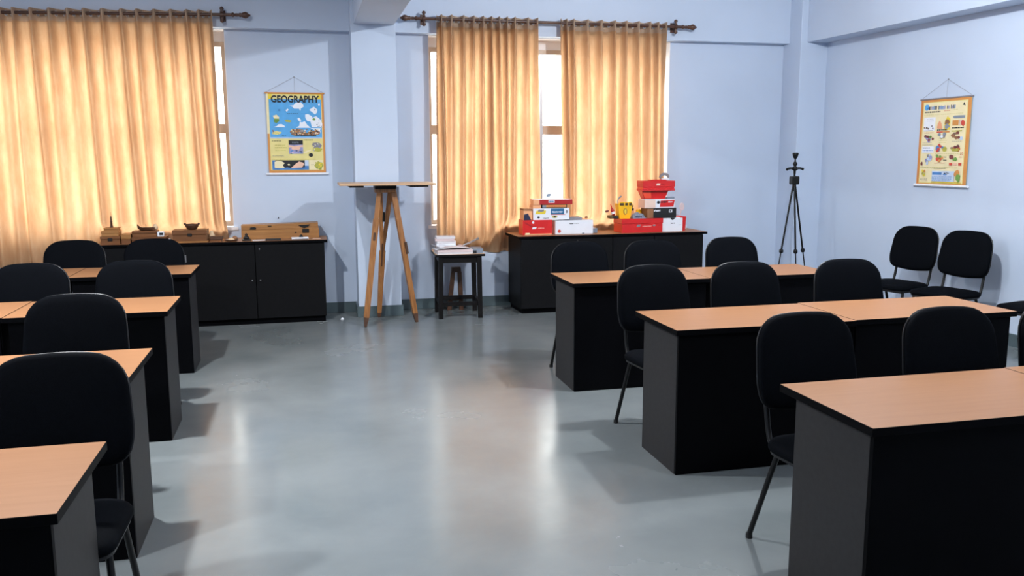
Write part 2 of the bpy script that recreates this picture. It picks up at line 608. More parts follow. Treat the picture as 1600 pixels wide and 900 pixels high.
# two bare globes in the right bay, two shallow round downlights in the left bay
for (lx, ly, kind, watt, lab) in ((-1.35, 4.8, 'down', 195.0, 'round white ceiling downlight left of the beam, nearer the curtains'),
                                  (-2.5, 2.2, 'down', 130.0, 'round white ceiling downlight left of the beam, nearer the camera'),
                                  (3.05, 4.7, 'globe', 325.0, 'white globe ceiling light right of the beam, nearer the curtains'),
                                  (3.9, 1.1, 'globe', 125.0, 'white globe ceiling light right of the beam, nearer the camera')):
    t = thing('ceiling_light', lab, 'light', (lx, ly, ZC), 0, 'ceiling downlights' if kind == 'down' else 'ceiling globe lights')
    if kind == 'globe':
        MB().lathe([(0.0, 0.0), (0.07, -0.001), (0.07, -0.02), (0.025, -0.03), (0.025, -0.06), (0.0, -0.06)], CEIL, 20).build('base', t)
        MB().lathe([(0.02, -0.055), (0.05, -0.07), (0.062, -0.10), (0.05, -0.135), (0.0, -0.155)], GLOBE, 20).build('globe', t)
        ld = bpy.data.lights.new('bulb', 'POINT')
        ld.shadow_soft_size = 0.05
        zo = -0.215
    else:
        MB().lathe([(0.0, 0.0), (0.10, -0.001), (0.11, -0.05), (0.09, -0.052), (0.085, -0.035), (0.0, -0.035)], CEIL, 24).build('housing', t)
        MB().lathe([(0.084, -0.036), (0.07, -0.045), (0.0, -0.048)], GLOBE, 24).build('diffuser', t)
        ld = bpy.data.lights.new('bulb', 'AREA')
        ld.shape = 'DISK'
        ld.size = 0.16
        zo = -0.056
    ld.energy = watt
    ld.color = (0.94, 0.97, 1.0)
    lo = bpy.data.objects.new('bulb', ld)
    COL.objects.link(lo)
    lo.parent = t
    lo.location = (0, 0, zo)


# ------------------------------------------------------------------ curtains and rods
def curtain(label, px, z_of, xr_bot, xl_bot, zbot, seed, sq, group):
    """px: x of each narrow forward fold at the rod; sq: height below which a cabinet presses the cloth back"""
    rnd = random.Random(seed)
    folds = len(px)
    amp = [rnd.uniform(0.6, 1.25) for _ in px]
    drift = [rnd.uniform(-0.03, 0.03) for _ in px]
    sharp = [rnd.uniform(0.9, 1.9) for _ in px]
    x_a, x_b = px[0], px[-1]
    YB = 8.80

    def pos(u, z):
        """u in fold units 0..folds-1"""
        k = min(int(u), folds - 2)
        t = u - k
        zt = z_of(px[k] * (1 - t) + px[k + 1] * t)
        h = max(0.0, min(1.0, (zt - z) / 2.0))
        x0 = px[k] * (1 - t) + px[k + 1] * t
        e = (x0 - x_a) / (x_b - x_a)
        x = x0 + h * ((xl_bot - x_a) * (1 - e) + (xr_bot - x_b) * e)
        s = (1 - math.cos(PI * t)) / 2
        x += (drift[k] * (1 - s) + drift[k + 1] * s) * h
        b = 0.5 + 0.5 * math.cos(2 * PI * t)
        g = min(1.0, h * 3.0)
        shp = (sharp[k] * (1 - s) + sharp[k + 1] * s)
        b = b ** (3.2 * (1 - g) + shp * g)
        A = 0.105 * (1 - g) + g * 0.098 * (amp[k] * (1 - s) + amp[k + 1] * s)
        A *= 1.0
        y0 = YB + 0.012 * math.sin(u * 1.7 + seed) * g + 0.010 * g * math.sin(u * 5.1 + z * 2.0 + seed)
        if sq:
            sv = sq(x) if callable(sq) else sq
            q = max(0.0, min(1.0, (sv + 0.20 - z) / 0.19))
            q = q * q * (3 - 2 * q)
            y0 = y0 * (1 - q) + 8.936 * q
            A = A * (1 - q) + 0.012 * q
        return Vector((x, y0 - A * b, z))

    t = thing('curtain', label, 'curtain', (px[0], YB, 0), 0, group)
    org = Vector((px[0], YB, 0))
    nu = (folds - 1) * 16
    us = [(folds - 1) * i / nu for i in range(nu + 1)]
    nz = 56
    mb = MB()
    vs, fs = [], []
    for j in range(nz + 1):
        for u in us:
            zt = z_of(pos(u, 9).x) - 0.066
            z = zt + (zbot - zt) * (j / nz) + 0.010 * math.sin(u * 2.3 + seed) * (j / nz)
            vs.append(pos(u, z) - org)
    n = len(us)
    for j in range(nz):
        for i in range(n - 1):
            fs.append([j * n + i, j * n + i + 1, (j + 1) * n + i + 1, (j + 1) * n + i])
    mb.add(vs, fs, CURT, smooth=True)
    mb.build('cloth', t)
    # heading band with eyelet holes on both sides of every fold
    eye = []
    for k in range(folds):
        for sgn in (-0.27, 0.27):
            u = k + sgn
            if 0.05 < u < folds - 1.05:
                eye.append(u)
    mb = MB()
    fine = (folds - 1) * 40
    uu = [(folds - 1) * i / fine for i in range(fine + 1)]
    nzb = 20
    P = []
    for j in range(nzb + 1):
        for u in uu:
            zr = z_of(pos(u, 9).x)
            z = zr + 0.040 + 0.004 * math.sin(u * 6.28) - (0.110 + 0.004 * math.sin(u * 6.28)) * j / nzb
            P.append(pos(u, z) - org)
    cen = []
    for u in eye:
        zr = z_of(pos(u, 9).x)
        c = pos(u, zr) - org
        d = (pos(u + 0.02, zr) - pos(u - 0.02, zr)).normalized()
        cen.append((c, d))
    n = len(uu)
    fs = []
    for j in range(nzb):
        for i in range(n - 1):
            c = (P[j * n + i] + P[(j + 1) * n + i + 1]) / 2
            if any((c - e[0]).length < 0.0175 for e in cen):
                continue
            fs.append([j * n + i, j * n + i + 1, (j + 1) * n + i + 1, (j + 1) * n + i])
    mb.add(P, fs, CURTBAND, smooth=True)
    tag(mb.build('heading_band', t), 'brown heading band along the top of the curtain')
    for c, d in cen:
        nrm = d.cross(Vector((0, 0, 1))).normalized()
        R = Matrix((d, Vector((0, 0, 1)), nrm)).transposed().to_4x4()
        ring = MB()
        vs, fs = [], []
        for a in range(16):
            an = 2 * PI * a / 16
            for b in range(6):
                bn = 2 * PI * b / 6
                rr = 0.0215 + 0.0065 * math.cos(bn)
                vs.append((rr * math.cos(an), rr * math.sin(an), 0.006 * math.sin(bn)))
        for a in range(16):
            for b in range(6):
                fs.append([a * 6 + b, ((a + 1) % 16) * 6 + b, ((a + 1) % 16) * 6 + (b + 1) % 6, a * 6 + (b + 1) % 6])
        ring.add(vs, fs, CHROME, R, smooth=True)
        ring.build('eyelet', t, loc=c)
    return t


RODY = 8.735


def rod(label, x0, x1, z_of, brackets, ends):
    t = thing('curtain_rod', label, 'curtain rod', ((x0 + x1) / 2, RODY, 0))
    ox = (x0 + x1) / 2
    MB().tube([(x0 - ox, 0, z_of(x0)), (x1 - ox, 0, z_of(x1))], 0.0145, RODWOOD, 14).build('pole', t)
    prof = [(0.0145, 0), (0.021, 0.006), (0.021, 0.018), (0.013, 0.026), (0.016, 0.05), (0.013, 0.066), (0.022, 0.076),
            (0.017, 0.088), (0.027, 0.108), (0.031, 0.125), (0.026, 0.142), (0.012, 0.156), (0.010, 0.166), (0.0, 0.172)]
    for x, sgn in ends:
        tf = Matrix.Translation((x - ox, 0, z_of(x))) @ Matrix.Rotation(sgn * PI / 2, 4, 'Y')
        MB().lathe(prof, RODWOOD, 16, tf).build('finial', t)
    for x in brackets:
        b = MB()
        z = z_of(x)
        # cross-shaped turned bracket: arm to wall, collar, knobs above and below
        b.tube([(x - ox, 0.01, z), (x - ox, 8.83 - RODY, z)], 0.011, RODWOOD, 10)
        b.tube([(x - ox - 0.012, 0, z), (x - ox + 0.012, 0, z)], 0.026, RODWOOD, 14)
        tf = Matrix.Translation((x - ox, 0, z))
        kn = [(0.012, 0.02), (0.016, 0.03), (0.011, 0.038), (0.02, 0.052), (0.017, 0.066), (0.0, 0.076)]
        b.lathe(kn, RODWOOD, 12, tf)
        b.lathe(kn, RODWOOD, 12, tf @ Matrix.Rotation(PI, 4, 'X'))
        b.rbox(x - ox - 0.025, x - ox + 0.025, 8.82 - RODY, 8.829 - RODY, z - 0.05, z + 0.05, RODWOOD, 0.003)
        b.build('bracket', t)
    return t


zl = lambda x: 2.903 + 0.0215 * (x + 0.55)
zr_ = lambda x: 2.925
rod('dark brown turned rod carrying the wide left curtain', -3.5, -0.60, zl, [-0.684, -3.42], [(-0.60, 1)])
rod('dark brown turned rod carrying the two right-hand curtains', 1.14, 3.93, zr_, [1.204, 3.862], [(1.14, -1), (3.93, 1)])
curtain('wide golden curtain drawn across the left window',
        [-3.35, -3.19, -3.03, -2.87, -2.71, -2.551, -2.449, -2.305, -2.154, -2.002, -1.87, -1.716, -1.554, -1.424, -1.277, -1.133, -0.995,
         -0.89, -0.77], zl, -0.722, -3.36, 0.60, 3, lambda x: 0.3 + 0.5 * max(0.0, min(1.0, (x + 2.0) / 0.12)), None)
curtain('golden curtain left of the open gap, above the dark stool',
        [1.322, 1.373, 1.474, 1.596, 1.70, 1.796, 1.88, 1.959, 2.04, 2.117, 2.256, 2.356], zr_, 2.366, 1.315, 0.585, 8, lambda x: 0.58 + 0.22 * max(0.0, min(1.0, (x - 1.85) / 0.2)), None)
curtain('golden curtain right of the open gap, behind the red boxes',
        [2.598, 2.66, 2.733, 2.884, 3.035, 3.181, 3.307, 3.441, 3.568, 3.66, 3.75], zr_, 3.765, 2.645, 0.60, 21, 0.80, None)


# ------------------------------------------------------------------ desks
def make_desk(w, depth, inner):
    t = thing('desk', '', 'desk', (0, 0, 0))
    # origin: floor under the middle of the unit; front (towards the teacher) is -Y
    hw, hd = w / 2, depth / 2
    MB().rbox(-hw, hw, -hd, hd, 0.722, 0.75, BLACKLAM, 0.0015, 1, top=BEECH).build('tabletop', t)
    for sgn in (-1, 1):
        xo = sgn * (hw - 0.022)
        xi = sgn * (hw - 0.044)
        tag(MB().rbox(min(xo, xi), max(xo, xi), -hd + 0.04, -hd + 0.20 if sgn == inner else hd - (0.11 if w < 0.9 else 0.08), 0.0, 0.722, CHARLAM, 0.001, 1).build('side_panel', t),
            'charcoal side panel')
    MB().rbox(-hw + 0.0225, hw - 0.0225, -hd + 0.022, -hd + 0.04, 0.002, 0.722, BLACKLAM, 0.001, 1).build('modesty_panel', t)
    MB().box(-hw + 0.044, hw - 0.044, hd - 0.22, hd - 0.205, 0.60, 0.722, BLACKLAM).build('back_rail', t)
    return t


desks = []
deskA = make_desk(1.0, 0.55, 1)
deskC = make_desk(1.0, 0.55, -1)
deskB = make_desk(0.83, 0.55, -1)
deskE = make_desk(0.83, 0.55, 1)
D = [
    (deskA, 2.214, 5.72, 0, 'black desk with beech top at the aisle end of the farthest right-hand row', 'right'),
    (deskC, 3.216, 5.74, 0, 'black desk with beech top at the wall end of the farthest right-hand row', 'right'),
    (deskA, 2.240, 4.11, 0, 'black desk with beech top at the aisle end of the middle right-hand row', 'right'),
    (deskC, 3.243, 4.13, 0, 'black desk with beech top at the wall end of the middle right-hand row', 'right'),
    (deskA, 2.200, 2.545, 0, 'big near desk at the bottom right corner, aisle end of the front right-hand row', 'right'),
    (deskC, 3.203, 2.555, 0, 'desk cut off by the right picture edge, wall end of front right-hand row', 'right'),
    (deskB, -1.245, 6.905, 0, 'beech-topped desk at the aisle end of the farthest left-hand row, by the cabinet', 'left'),
    (deskE, -2.078, 6.92, 0, 'beech-topped desk at the outer end of the farthest left-hand row', 'left'),
    (deskB, -1.180, 5.30, 0, 'beech-topped desk at the aisle end of the second farthest left-hand row', 'left'),
    (deskE, -2.013, 5.315, 0, 'beech-topped desk at the outer end of the second farthest left-hand row', 'left'),
    (deskB, -1.105, 3.785, 0, 'beech-topped desk at the aisle end of the second nearest left-hand row', 'left'),
    (deskB, -1.025, 2.45, 0, 'nearest left desk with a beech top, at the bottom left picture corner', 'left'),
]
used = set()
for proto, x, y, rz, lab, side in D:
    o = proto if proto not in used else copy_tree(proto)
    used.add(proto)
    o.location = (x, y, 0)
    o.rotation_euler = (0, 0, rz)
    tag(o, lab, 'desk', 'desks in the %s-hand rows' % side)


# ------------------------------------------------------------------ chairs
def make_chair():
    t = thing('chair', '', 'chair', (0, 0, 0))
    # seat cushion; chair looks along -Y
    so = fillet([(-0.215, -0.21, 0.07), (0.215, -0.21, 0.07), (0.235, 0.21, 0.11), (-0.235, 0.21, 0.11)], 7)
    # pad() bulges toward -Y with outline in X,Z: rotate so the bulge points up and outline z -> -y
    tf = Matrix.Translation((0, 0, 0.425)) @ Matrix.Rotation(-PI / 2, 4, 'X')
    MB().pad(so, 0.035, 0.018, SEATFAB, tf).build('seat', t)
    sh = [(x * 0.96, z * 0.96) for x, z in so]
    MB().prism(sh, 0.0, 0.012, SHELL, tf).build('seat_shell', t)
    # backrest
    bo = fillet([(-0.212, 0.0, 0.075), (0, -0.022, 0.9), (0.212, 0.0, 0.075), (0.232, 0.10, 0.25), (0.214, 0.367, 0.135), (0, 0.383, 1.0),
                 (-0.214, 0.367, 0.135), (-0.232, 0.10, 0.25)], 6)
    tb = Matrix.Translation((0, 0.215, 0.578)) @ Matrix.Rotation(-math.radians(11), 4, 'X')
    MB().pad(bo, 0.026, 0.016, SEATFAB, tb, curve=0.30).build('backrest', t)
    bs = [(x * 1.012, 0.18 + (z - 0.18) * 1.012) for x, z in bo]
    MB().pad([(-x, z) for x, z in bs], 0.010, 0.014, SHELL, tb @ Matrix.Translation((0, 0.001, 0)) @ Matrix.Rotation(PI, 4, 'Z'),
             curve=-0.30).build('back_shell', t)
    for s in (-1, 1):
        x = s * 0.175
        path = [(x, 0.288, 0.80), (x, 0.262, 0.70), (x, 0.238, 0.58), (x, 0.222, 0.50), (x, 0.205, 0.447), (x, 0.175, 0.418), (x, 0.13, 0.408),
                (x, -0.15, 0.408)]
        MB().tube(path, 0.0115, TUBE, 8).build('back_tube', t)
    for s in (-1, 1):
        for (yt, yb, xb) in ((-0.14, -0.20, 0.215), (0.12, 0.265, 0.215)):
            l = MB().tube([(s * 0.192, yt, 0.41), (s * 0.198, yt + (yb - yt) * 0.2, 0.33), (s * xb, yb, 0.012)], 0.0115, TUBE, 8).build('leg', t)
            MB().tube([(s * xb, yb, 0.0), (s * xb, yb, 0.022)], 0.0145, RUBBER, 8).build('foot_cap', l)
    for y in (-0.14, 0.12):
        MB().tube([(-0.192, y, 0.405), (0.192, y, 0.405)], 0.010, TUBE, 8).build('cross_bar', t)
    return t


chair = make_chair()
TY = 0.285    # top of the back stands this far behind the chair's origin
CH = [
    (2.0, 6.20, 2, 'black padded chair behind the farthest right-hand row, leftmost of its three', 'r'),
    (2.560, 6.18, -2, 'black padded chair behind the farthest right-hand row, middle of its three', 'r'),
    (3.270, 6.24, 2, 'black padded chair behind the farthest right-hand row, rightmost of its three', 'r'),
    (2.0, 4.775, 3, 'black padded chair behind the middle right-hand row, leftmost, by the aisle', 'r'),
    (2.585, 4.77, 0, 'black padded chair behind the middle right-hand row, middle of its three', 'r'),
    (3.253, 4.73, -3, 'black padded chair behind the middle right-hand row, rightmost, nearest the wall chairs', 'r'),
    (1.997, 3.152, 3, 'black padded chair behind the big near right desk, leftmost of its three', 'r'),
    (2.645, 3.113, 0, 'black padded chair behind the front right-hand row, second from the aisle', 'r'),
    (3.215, 3.10, 2, 'black padded chair cut off by the right picture edge, behind the front row', 'r'),
    (-1.775, 7.36, -2, 'black padded chair behind the farthest left-hand row, the outer one before the curtain', 'l'),
    (-1.171, 7.33, 2, 'black padded chair behind the farthest left-hand row, the one nearest the aisle', 'l'),
    (-1.669, 5.82, -3, 'black padded chair behind the second farthest left row, cut by the left picture edge', 'l'),
    (-1.057, 5.82, 1, 'black padded chair behind the second farthest left row, the one nearest the aisle', 'l'),
    (-1.085, 4.45, -1, 'black padded chair behind the second nearest left desk, alone in its row', 'l'),
    (-0.815, 3.095, 2, 'biggest black chair in view, behind the nearest left desk', 'l'),
]
first = True
for x, y, deg, lab, side in CH:
    o = chair if first else copy_tree(chair)
    first = False
    o.location = (x, y - TY, 0)
    o.rotation_euler = (0, 0, math.radians(deg))
    tag(o, lab, 'chair', 'chairs behind the %s-hand desks' % ('right' if side == 'r' else 'left'))
for bx, by, deg, lab in ((5.372, 6.705, -75, 'black chair against the right wall, the farther of the two under the poster'),
                         (5.47, 6.196, -74, 'black chair against the right wall, the nearer of the two under the poster'),
                         (5.60, 5.36, -78, 'black chair at the right wall, mostly outside the right picture edge')):
    o = copy_tree(chair)
    a = math.radians(deg)
    # back top centre is at local (0, TY)
    o.location = (bx + math.sin(a) * TY, by - math.cos(a) * TY, 0)
    o.rotation_euler = (0, 0, a)
    tag(o, lab, 'chair', 'chairs along the right wall')


# ------------------------------------------------------------------ low cabinets
def knob(parent, x, y, z):
    tf = Matrix.Translation((x, y, z)) @ Matrix.Rotation(PI / 2, 4, 'X')
    return tag(MB().lathe([(0.005, 0), (0.005, 0.008), (0.009, 0.012), (0.0, 0.016)], STEEL, 10, tf).build('knob', parent), 'small steel knob')


cab = thing('cabinet', 'low black cabinet with wooden top under the left curtain, holding wooden boxes', 'cabinet', (0, 8.48, 0))
MB().box(-1.85, 0.165, 0.018, 0.425, 0.055, 0.776, CABLAM).build('carcass', cab)
MB().box(-1.84, 0.155, 0.035, 0.42, 0.0, 0.055, BLACKLAM).build('plinth', cab)
MB().rbox(-1.875, 0.195, -0.016, 0.43, 0.776, 0.802, BLACKLAM, 0.002, 1, top=BEECH).build('worktop', cab)
for x0, x1, kx in ((-1.847, -1.147, -1.19), (-1.141, -0.483, -0.515), (-0.475, 0.163, -0.44)):
    d = MB().rbox(x0, x1, 0.0, 0.016, 0.06, 0.772, CABLAM, 0.0015, 1).build('door', cab)
    if kx > -0.6:
        knob(d, kx, 0.0, 0.43)
    else:
        MB().rbox(kx - 0.006, kx + 0.006, -0.014, 0.0, 0.62, 0.68, STEEL, 0.002, 1).build('handle', d)
MB().rbox(-1.108, -1.094, -0.012, 0.0, 0.62, 0.69, STEEL, 0.002, 1).build('door_pull', cab)
MB().rbox(-0.443, -0.433, -0.004, 0.0, 0.72, 0.735, STEEL, 0.001, 1).build('lock', cab)

RC = math.radians(1.4)
cab2 = thing('cabinet', 'low black cabinet with wooden top under the right-hand curtains, holding red boxes', 'cabinet', (2.06, 8.365, 0), RC)
MB().box(0.03, 2.035, 0.018, 0.505, 0.05, 0.765, CABLAM).build('carcass', cab2)
MB().box(0.05, 2.02, 0.04, 0.5, 0.0, 0.05, BLACKLAM).build('plinth', cab2)
tag(MB().rbox(0.0, 2.075, -0.012, 0.515, 0.765, 0.791, BLACKLAM, 0.002, 1, top=BEECH).build('worktop', cab2), 'beech worktop with black edge')
for x0, x1 in ((0.032, 1.008), (1.016, 1.466), (1.478, 2.033)):
    d = MB().rbox(x0, x1, 0.0, 0.016, 0.055, 0.76, CABLAM, 0.0015, 1).build('door', cab2)
    if x0 < 0.5:
        tf = Matrix.Translation((0.63, 0.0, 0.735)) @ Matrix.Rotation(PI / 2, 4, 'X')
        MB().lathe([(0.011, 0), (0.011, 0.003), (0.0, 0.004)], IRON, 12, tf).build('lock', d)

# ------------------------------------------------------------------ stool with papers
st = thing('stool', 'square dark wooden stool with pale top, under the curtain, piled with papers', 'stool', (1.47, 8.52, 0), math.radians(-3))
MB().rbox(-0.245, 0.245, -0.24, 0.24, 0.618, 0.64, EBONY, 0.003, 1, top=BOARDW).build('seat', st)
for sx in (-1, 1):
    for sy in (-1, 1):
        MB().prism([(sx * 0.175, 0), (sx * 0.218, 0), (sx * 0.212, 0.618), (sx * 0.165, 0.618)],
                   sy * 0.20 - 0.022, sy * 0.20 + 0.022, EBONY).build('leg', st)
for sy in (-1, 1):
    MB().box(-0.17, 0.17, sy * 0.2 - 0.011, sy * 0.2 + 0.011, 0.555, 0.618, EBONY).build('apron', st)
    MB().box(-0.178, 0.178, sy * 0.2 - 0.011, sy * 0.2 + 0.011, 0.125, 0.165, EBONY).build('stretcher', st)
for sx in (-1, 1):
    MB().box(sx * 0.19 - 0.011, sx * 0.19 + 0.011, -0.178, 0.178, 0.555, 0.618, EBONY).build('apron', st)
    MB().box(sx * 0.195 - 0.011, sx * 0.195 + 0.011, -0.178, 0.178, 0.125, 0.165, EBONY).build('stretcher', st)

# things piled on the stool
ZS = 0.64


def bundle(name, label, cat, x, y, z, w, d, h, rz, sheets, mats, group=None, jit=0.008, seed=1):
    rnd = random.Random(seed)
    t = thing(name, label, cat, (x, y, z), math.radians(rz), group)
    hh = h / sheets
    for i in range(sheets):
        m = mats[i % len(mats)]
        dx, dy, a = rnd.uniform(-jit, jit), rnd.uniform(-jit, jit), rnd.uniform(-0.05, 0.05)
        tf = Matrix.Translation((dx, dy, i * hh)) @ Matrix.Rotation(a, 4, 'Z')
        MB().box(-w / 2, w / 2, -d / 2, d / 2, 0.0, hh * 0.93 if i < sheets - 1 else hh, m, tf).build('booklet', t)
    return t


bundle('book_stack', 'thick bundle of white-edged books along the front of the stool', 'books', 1.415, 8.42, ZS, 0.35, 0.2, 0.042, 2, 2,
       [PAPER, PAPERP], seed=4)
bb = thing('book', 'grey-blue book lying at the right end of the stool', 'book', (1.645, 8.43, ZS), math.radians(-4))
MB().rbox(-0.052, 0.052, -0.09, 0.09, 0.003, 0.042, PAPER, 0.001, 1).build('pages', bb)
bcv = MB().box(-0.055, 0.055, -0.095, 0.092, 0.0, 0.003, GREYB).box(-0.055, 0.055, -0.095, 0.092, 0.042, 0.047, GREYB)
bcv.box(-0.055, 0.055, -0.098, -0.092, 0.0, 0.047, GREYB).build('cover', bb)
MB().box(-0.055, -0.01, -0.1, -0.0975, 0.004, 0.03, INK).build('spine_label', bb)
bundle('paper_stack', 'tall stack of pale booklets at the back left of the stool', 'papers', 1.36, 8.595, ZS, 0.19, 0.13, 0.155, -4, 7,
       [PAPER, PAPERP, PAPER, WHITE], jit=0.012, seed=9)


def sheet(name, label, x, y, z, w, d, rz, curl, m, cat='paper'):
    """a curled leaf of paper, 2 mm thick"""
    o = MB()
    n = 10
    vs, fs = [], []
    for i in range(n + 1):
        u = i / n - 0.5
        zz = curl * (abs(u) * 2) ** 2.2 if curl > 0 else -curl * (1 - (abs(u) * 2) ** 2)
        for yy in (-d / 2, d / 2):
            for k in (0, 0.0025):
                vs.append((u * w, yy, zz + k))
    for i in range(n):
        a, b = i * 4, (i + 1) * 4
        fs += [[a, b, b + 2, a + 2], [a + 1, a + 3, b + 3, b + 1], [a, a + 1, b + 1, b], [a + 2, b + 2, b + 3, a + 3]]
    fs += [[0, 2, 3, 1], [n * 4, n * 4 + 1, n * 4 + 3, n * 4 + 2]]
    o.add(vs, fs, m)
    ob = o.build(name, loc=(x, y, z), rz=math.radians(rz))
    return tag(ob, label, cat)


sheet('open_magazine', 'open magazine with curling pages on top of the front book bundle', 1.40, 8.42, ZS + 0.043, 0.37, 0.19, 4, -0.02, PAPER, 'magazine')
sheet('paper_sheet', 'white sheet sticking out over the left edge of the stool', 1.265, 8.425, ZS + 0.0655, 0.1, 0.16, 12, 0.02, WHITE)
sheet('leaflet', 'pale leaflet sliding off the tall booklet stack on the stool', 1.515, 8.56, ZS + 0.044, 0.08, 0.10, 10, -0.02, PAPERP, 'paper')
sheet('yellow_leaflet', 'yellowish leaflet lying at the back right of the stool', 1.60, 8.62, ZS + 0.001, 0.15, 0.16, -8, 0.015, PEACH, 'paper')
dv = thing('brass_divider', 'dull two-legged drawing divider lying on the papers of the stool', 'divider', (1.60, 8.56, ZS + 0.056))
for a, dz in ((0.18, 0.0), (0.02, 0.012)):
    MB().tube([(-0.09, -0.02, 0.0), (0.0, 0.0, 0.022 + dz), (0.09, 0.02 + a * 0.1, 0.058 + dz)], 0.004, STEEL, 8).build('leg', dv)
MB().lathe([(0.009, -0.012), (0.011, 0), (0.009, 0.012)], STEEL, 12, Matrix.Translation((0.092, 0.028, 0.066))).build('hinge', dv)
MB().tube([(-0.06, -0.013, 0.002), (-0.06, -0.013, -0.012)], 0.01, STEEL, 8).build('rest_wheel', dv)
er = MB().lathe([(0.0, 0), (0.022, 0.003), (0.022, 0.012), (0.0, 0.016)], WHITE, 14).build('white_disc', loc=(1.545, 8.6, ZS + 0.075))
er.location = (1.555, 8.66, ZS + 0.019)
tag(er, 'small white disc among the papers at the back of the stool', 'disc')

ws = thing('wooden_stand', 'small dark wooden A-shaped stand on the floor behind the stool', 'stand', (1.50, 8.80, 0))
MB().prism([(-0.05, 0.40), (0.05, 0.40), (0.045, 0.45), (-0.045, 0.45)], -0.025, 0.025, DARKWOOD).build('head_block', ws)
MB().prism([(-0.10, 0.0), (-0.055, 0.0), (-0.012, 0.40), (-0.052, 0.40)], -0.02, 0.02, DARKWOOD).build('leg', ws)
MB().prism([(0.03, 0.0), (0.075, 0.0), (0.055, 0.40), (0.015, 0.40)], -0.02, 0.02, DARKWOOD).build('leg', ws)
MB().prism([(-0.075, 0.10), (0.05, 0.10), (0.045, 0.13), (-0.07, 0.13)], -0.012, 0.012, DARKWOOD).build('brace', ws)

# ------------------------------------------------------------------ plane table on wooden tripod
pt = thing('plane_table', 'drawing board on a varnished wooden tripod in front of the column', 'plane table', (0.755, 8.28, 0), math.radians(0))
F = [(-0.245, -0.175), (-0.082, 0.315), (0.255, -0.045)]
F[1] = (-0.078, 0.30)
MB().rbox(-0.445, 0.44, -0.24, 0.26, 1.325, 1.345, BOARDW, 0.003, 1).build('drawing_board', pt)
for x0, x1 in ((-0.355, -0.225), (0.20, 0.37)):
    tag(MB().rbox(x0, x1, -0.22, 0.22, 1.308, 1.325, EBONY, 0.003, 1).build('batten', pt), 'dark batten under the board')
tag(MB().rbox(-0.115, 0.085, -0.11, 0.11, 1.29, 1.325, EBONY, 0.006, 2).build('head_plate', pt), 'dark head plate')
MB().rbox(-0.115, 0.085, -0.07, 0.07, 1.255, 1.29, PINE, 0.006, 2).build('head_block', pt)


def bar(mb, a, b, w, d, m, w2=None, side=None):
    """tapered rectangular bar from a to b, w wide along side vector, d deep"""
    a, b = Vector(a), Vector(b)
    t = (b - a).normalized()
    s = Vector(side) if side else Vector((1, 0, 0))
    s = (s - t * s.dot(t)).normalized()
    q = t.cross(s).normalized()
    w2 = w2 or w
    vs = []
    for p, ww in ((a, w), (b, w2)):
        for i, j in ((-1, -1), (1, -1), (1, 1), (-1, 1)):
            vs.append(p + s * (ww / 2 * i) + q * (d / 2 * j))
    mb.add(vs, [[3, 2, 1, 0], [4, 5, 6, 7], [0, 1, 5, 4], [1, 2, 6, 5], [2, 3, 7, 6], [3, 0, 4, 7]], m)
    return mb


def lerp(a, b, t):
    return tuple(a[i] + (b[i] - a[i]) * t for i in range(3))


# left leg: narrow upper strip, wide lower strip
tops = [(-0.075, -0.05, 1.262), (-0.012, 0.05, 1.262), (0.062, -0.03, 1.262)]
for i, (tx, fx) in enumerate(zip(tops, F)):
    foot = (fx[0], fx[1], 0.0)
    side = (1, 0, 0) if i != 2 else (0.96, 0.25, 0)
    if i == 1:
        # pair of slats that meet lower down, hardware in the slot
        m = bar(MB(), (-0.055, 0.05, 1.262), lerp(tx, foot, 0.47), 0.042, 0.026, PINE, 0.034, side)
        leg = bar(m, (0.042, 0.05, 1.262), lerp((tx[0] + 0.012, tx[1], tx[2]), foot, 0.47), 0.05, 0.026, PINE, 0.03, side)
        bar(leg, lerp((tx[0] + 0.004, tx[1], tx[2]), foot, 0.46), lerp(tx, foot, 0.965), 0.062, 0.03, PINE, 0.042, side)
        leg = leg.build('leg', pt)
        p = lerp(tx, foot, 0.16)
        q = lerp(tx, foot, 0.23)
        bar(MB(), p, q, 0.022, 0.034, IRON, 0.022, side).build('slot_clamp', leg)
        p = lerp(tx, foot, 0.47)
        bar(MB(), lerp(tx, foot, 0.40), lerp(tx, foot, 0.58), 0.014, 0.036, DARKWOOD, 0.014, side).build('slot_strip', leg)
    else:
        leg = bar(MB(), tx, lerp(tx, foot, 0.26), 0.042 if i == 0 else 0.05, 0.026, PINE, None, side)
        bar(leg, lerp(tx, foot, 0.20), lerp(tx, foot, 0.93), 0.058 if i == 0 else 0.05, 0.036, PINE, 0.052 if i == 0 else 0.045, side)
        leg = leg.build('leg', pt)
        p = lerp(tx, foot, 0.38 if i == 2 else 0.30)
        q = lerp(tx, foot, 0.47 if i == 2 else 0.36)
        off = 0.028 if i == 2 else -0.002
        bar(MB(), (p[0] + off, p[1] - 0.012, p[2]), (q[0] + off, q[1] - 0.012, q[2]), 0.022, 0.02, DARKWOOD, None, side).build('clamp_strip', leg)
    shoe = bar(MB(), lerp(tx, foot, 0.925 if i != 1 else 0.96), foot, 0.05 if i != 1 else 0.044, 0.034, DARKWOOD, 0.022, side)
    tag(shoe.build('shoe', leg), 'dark pointed shoe')

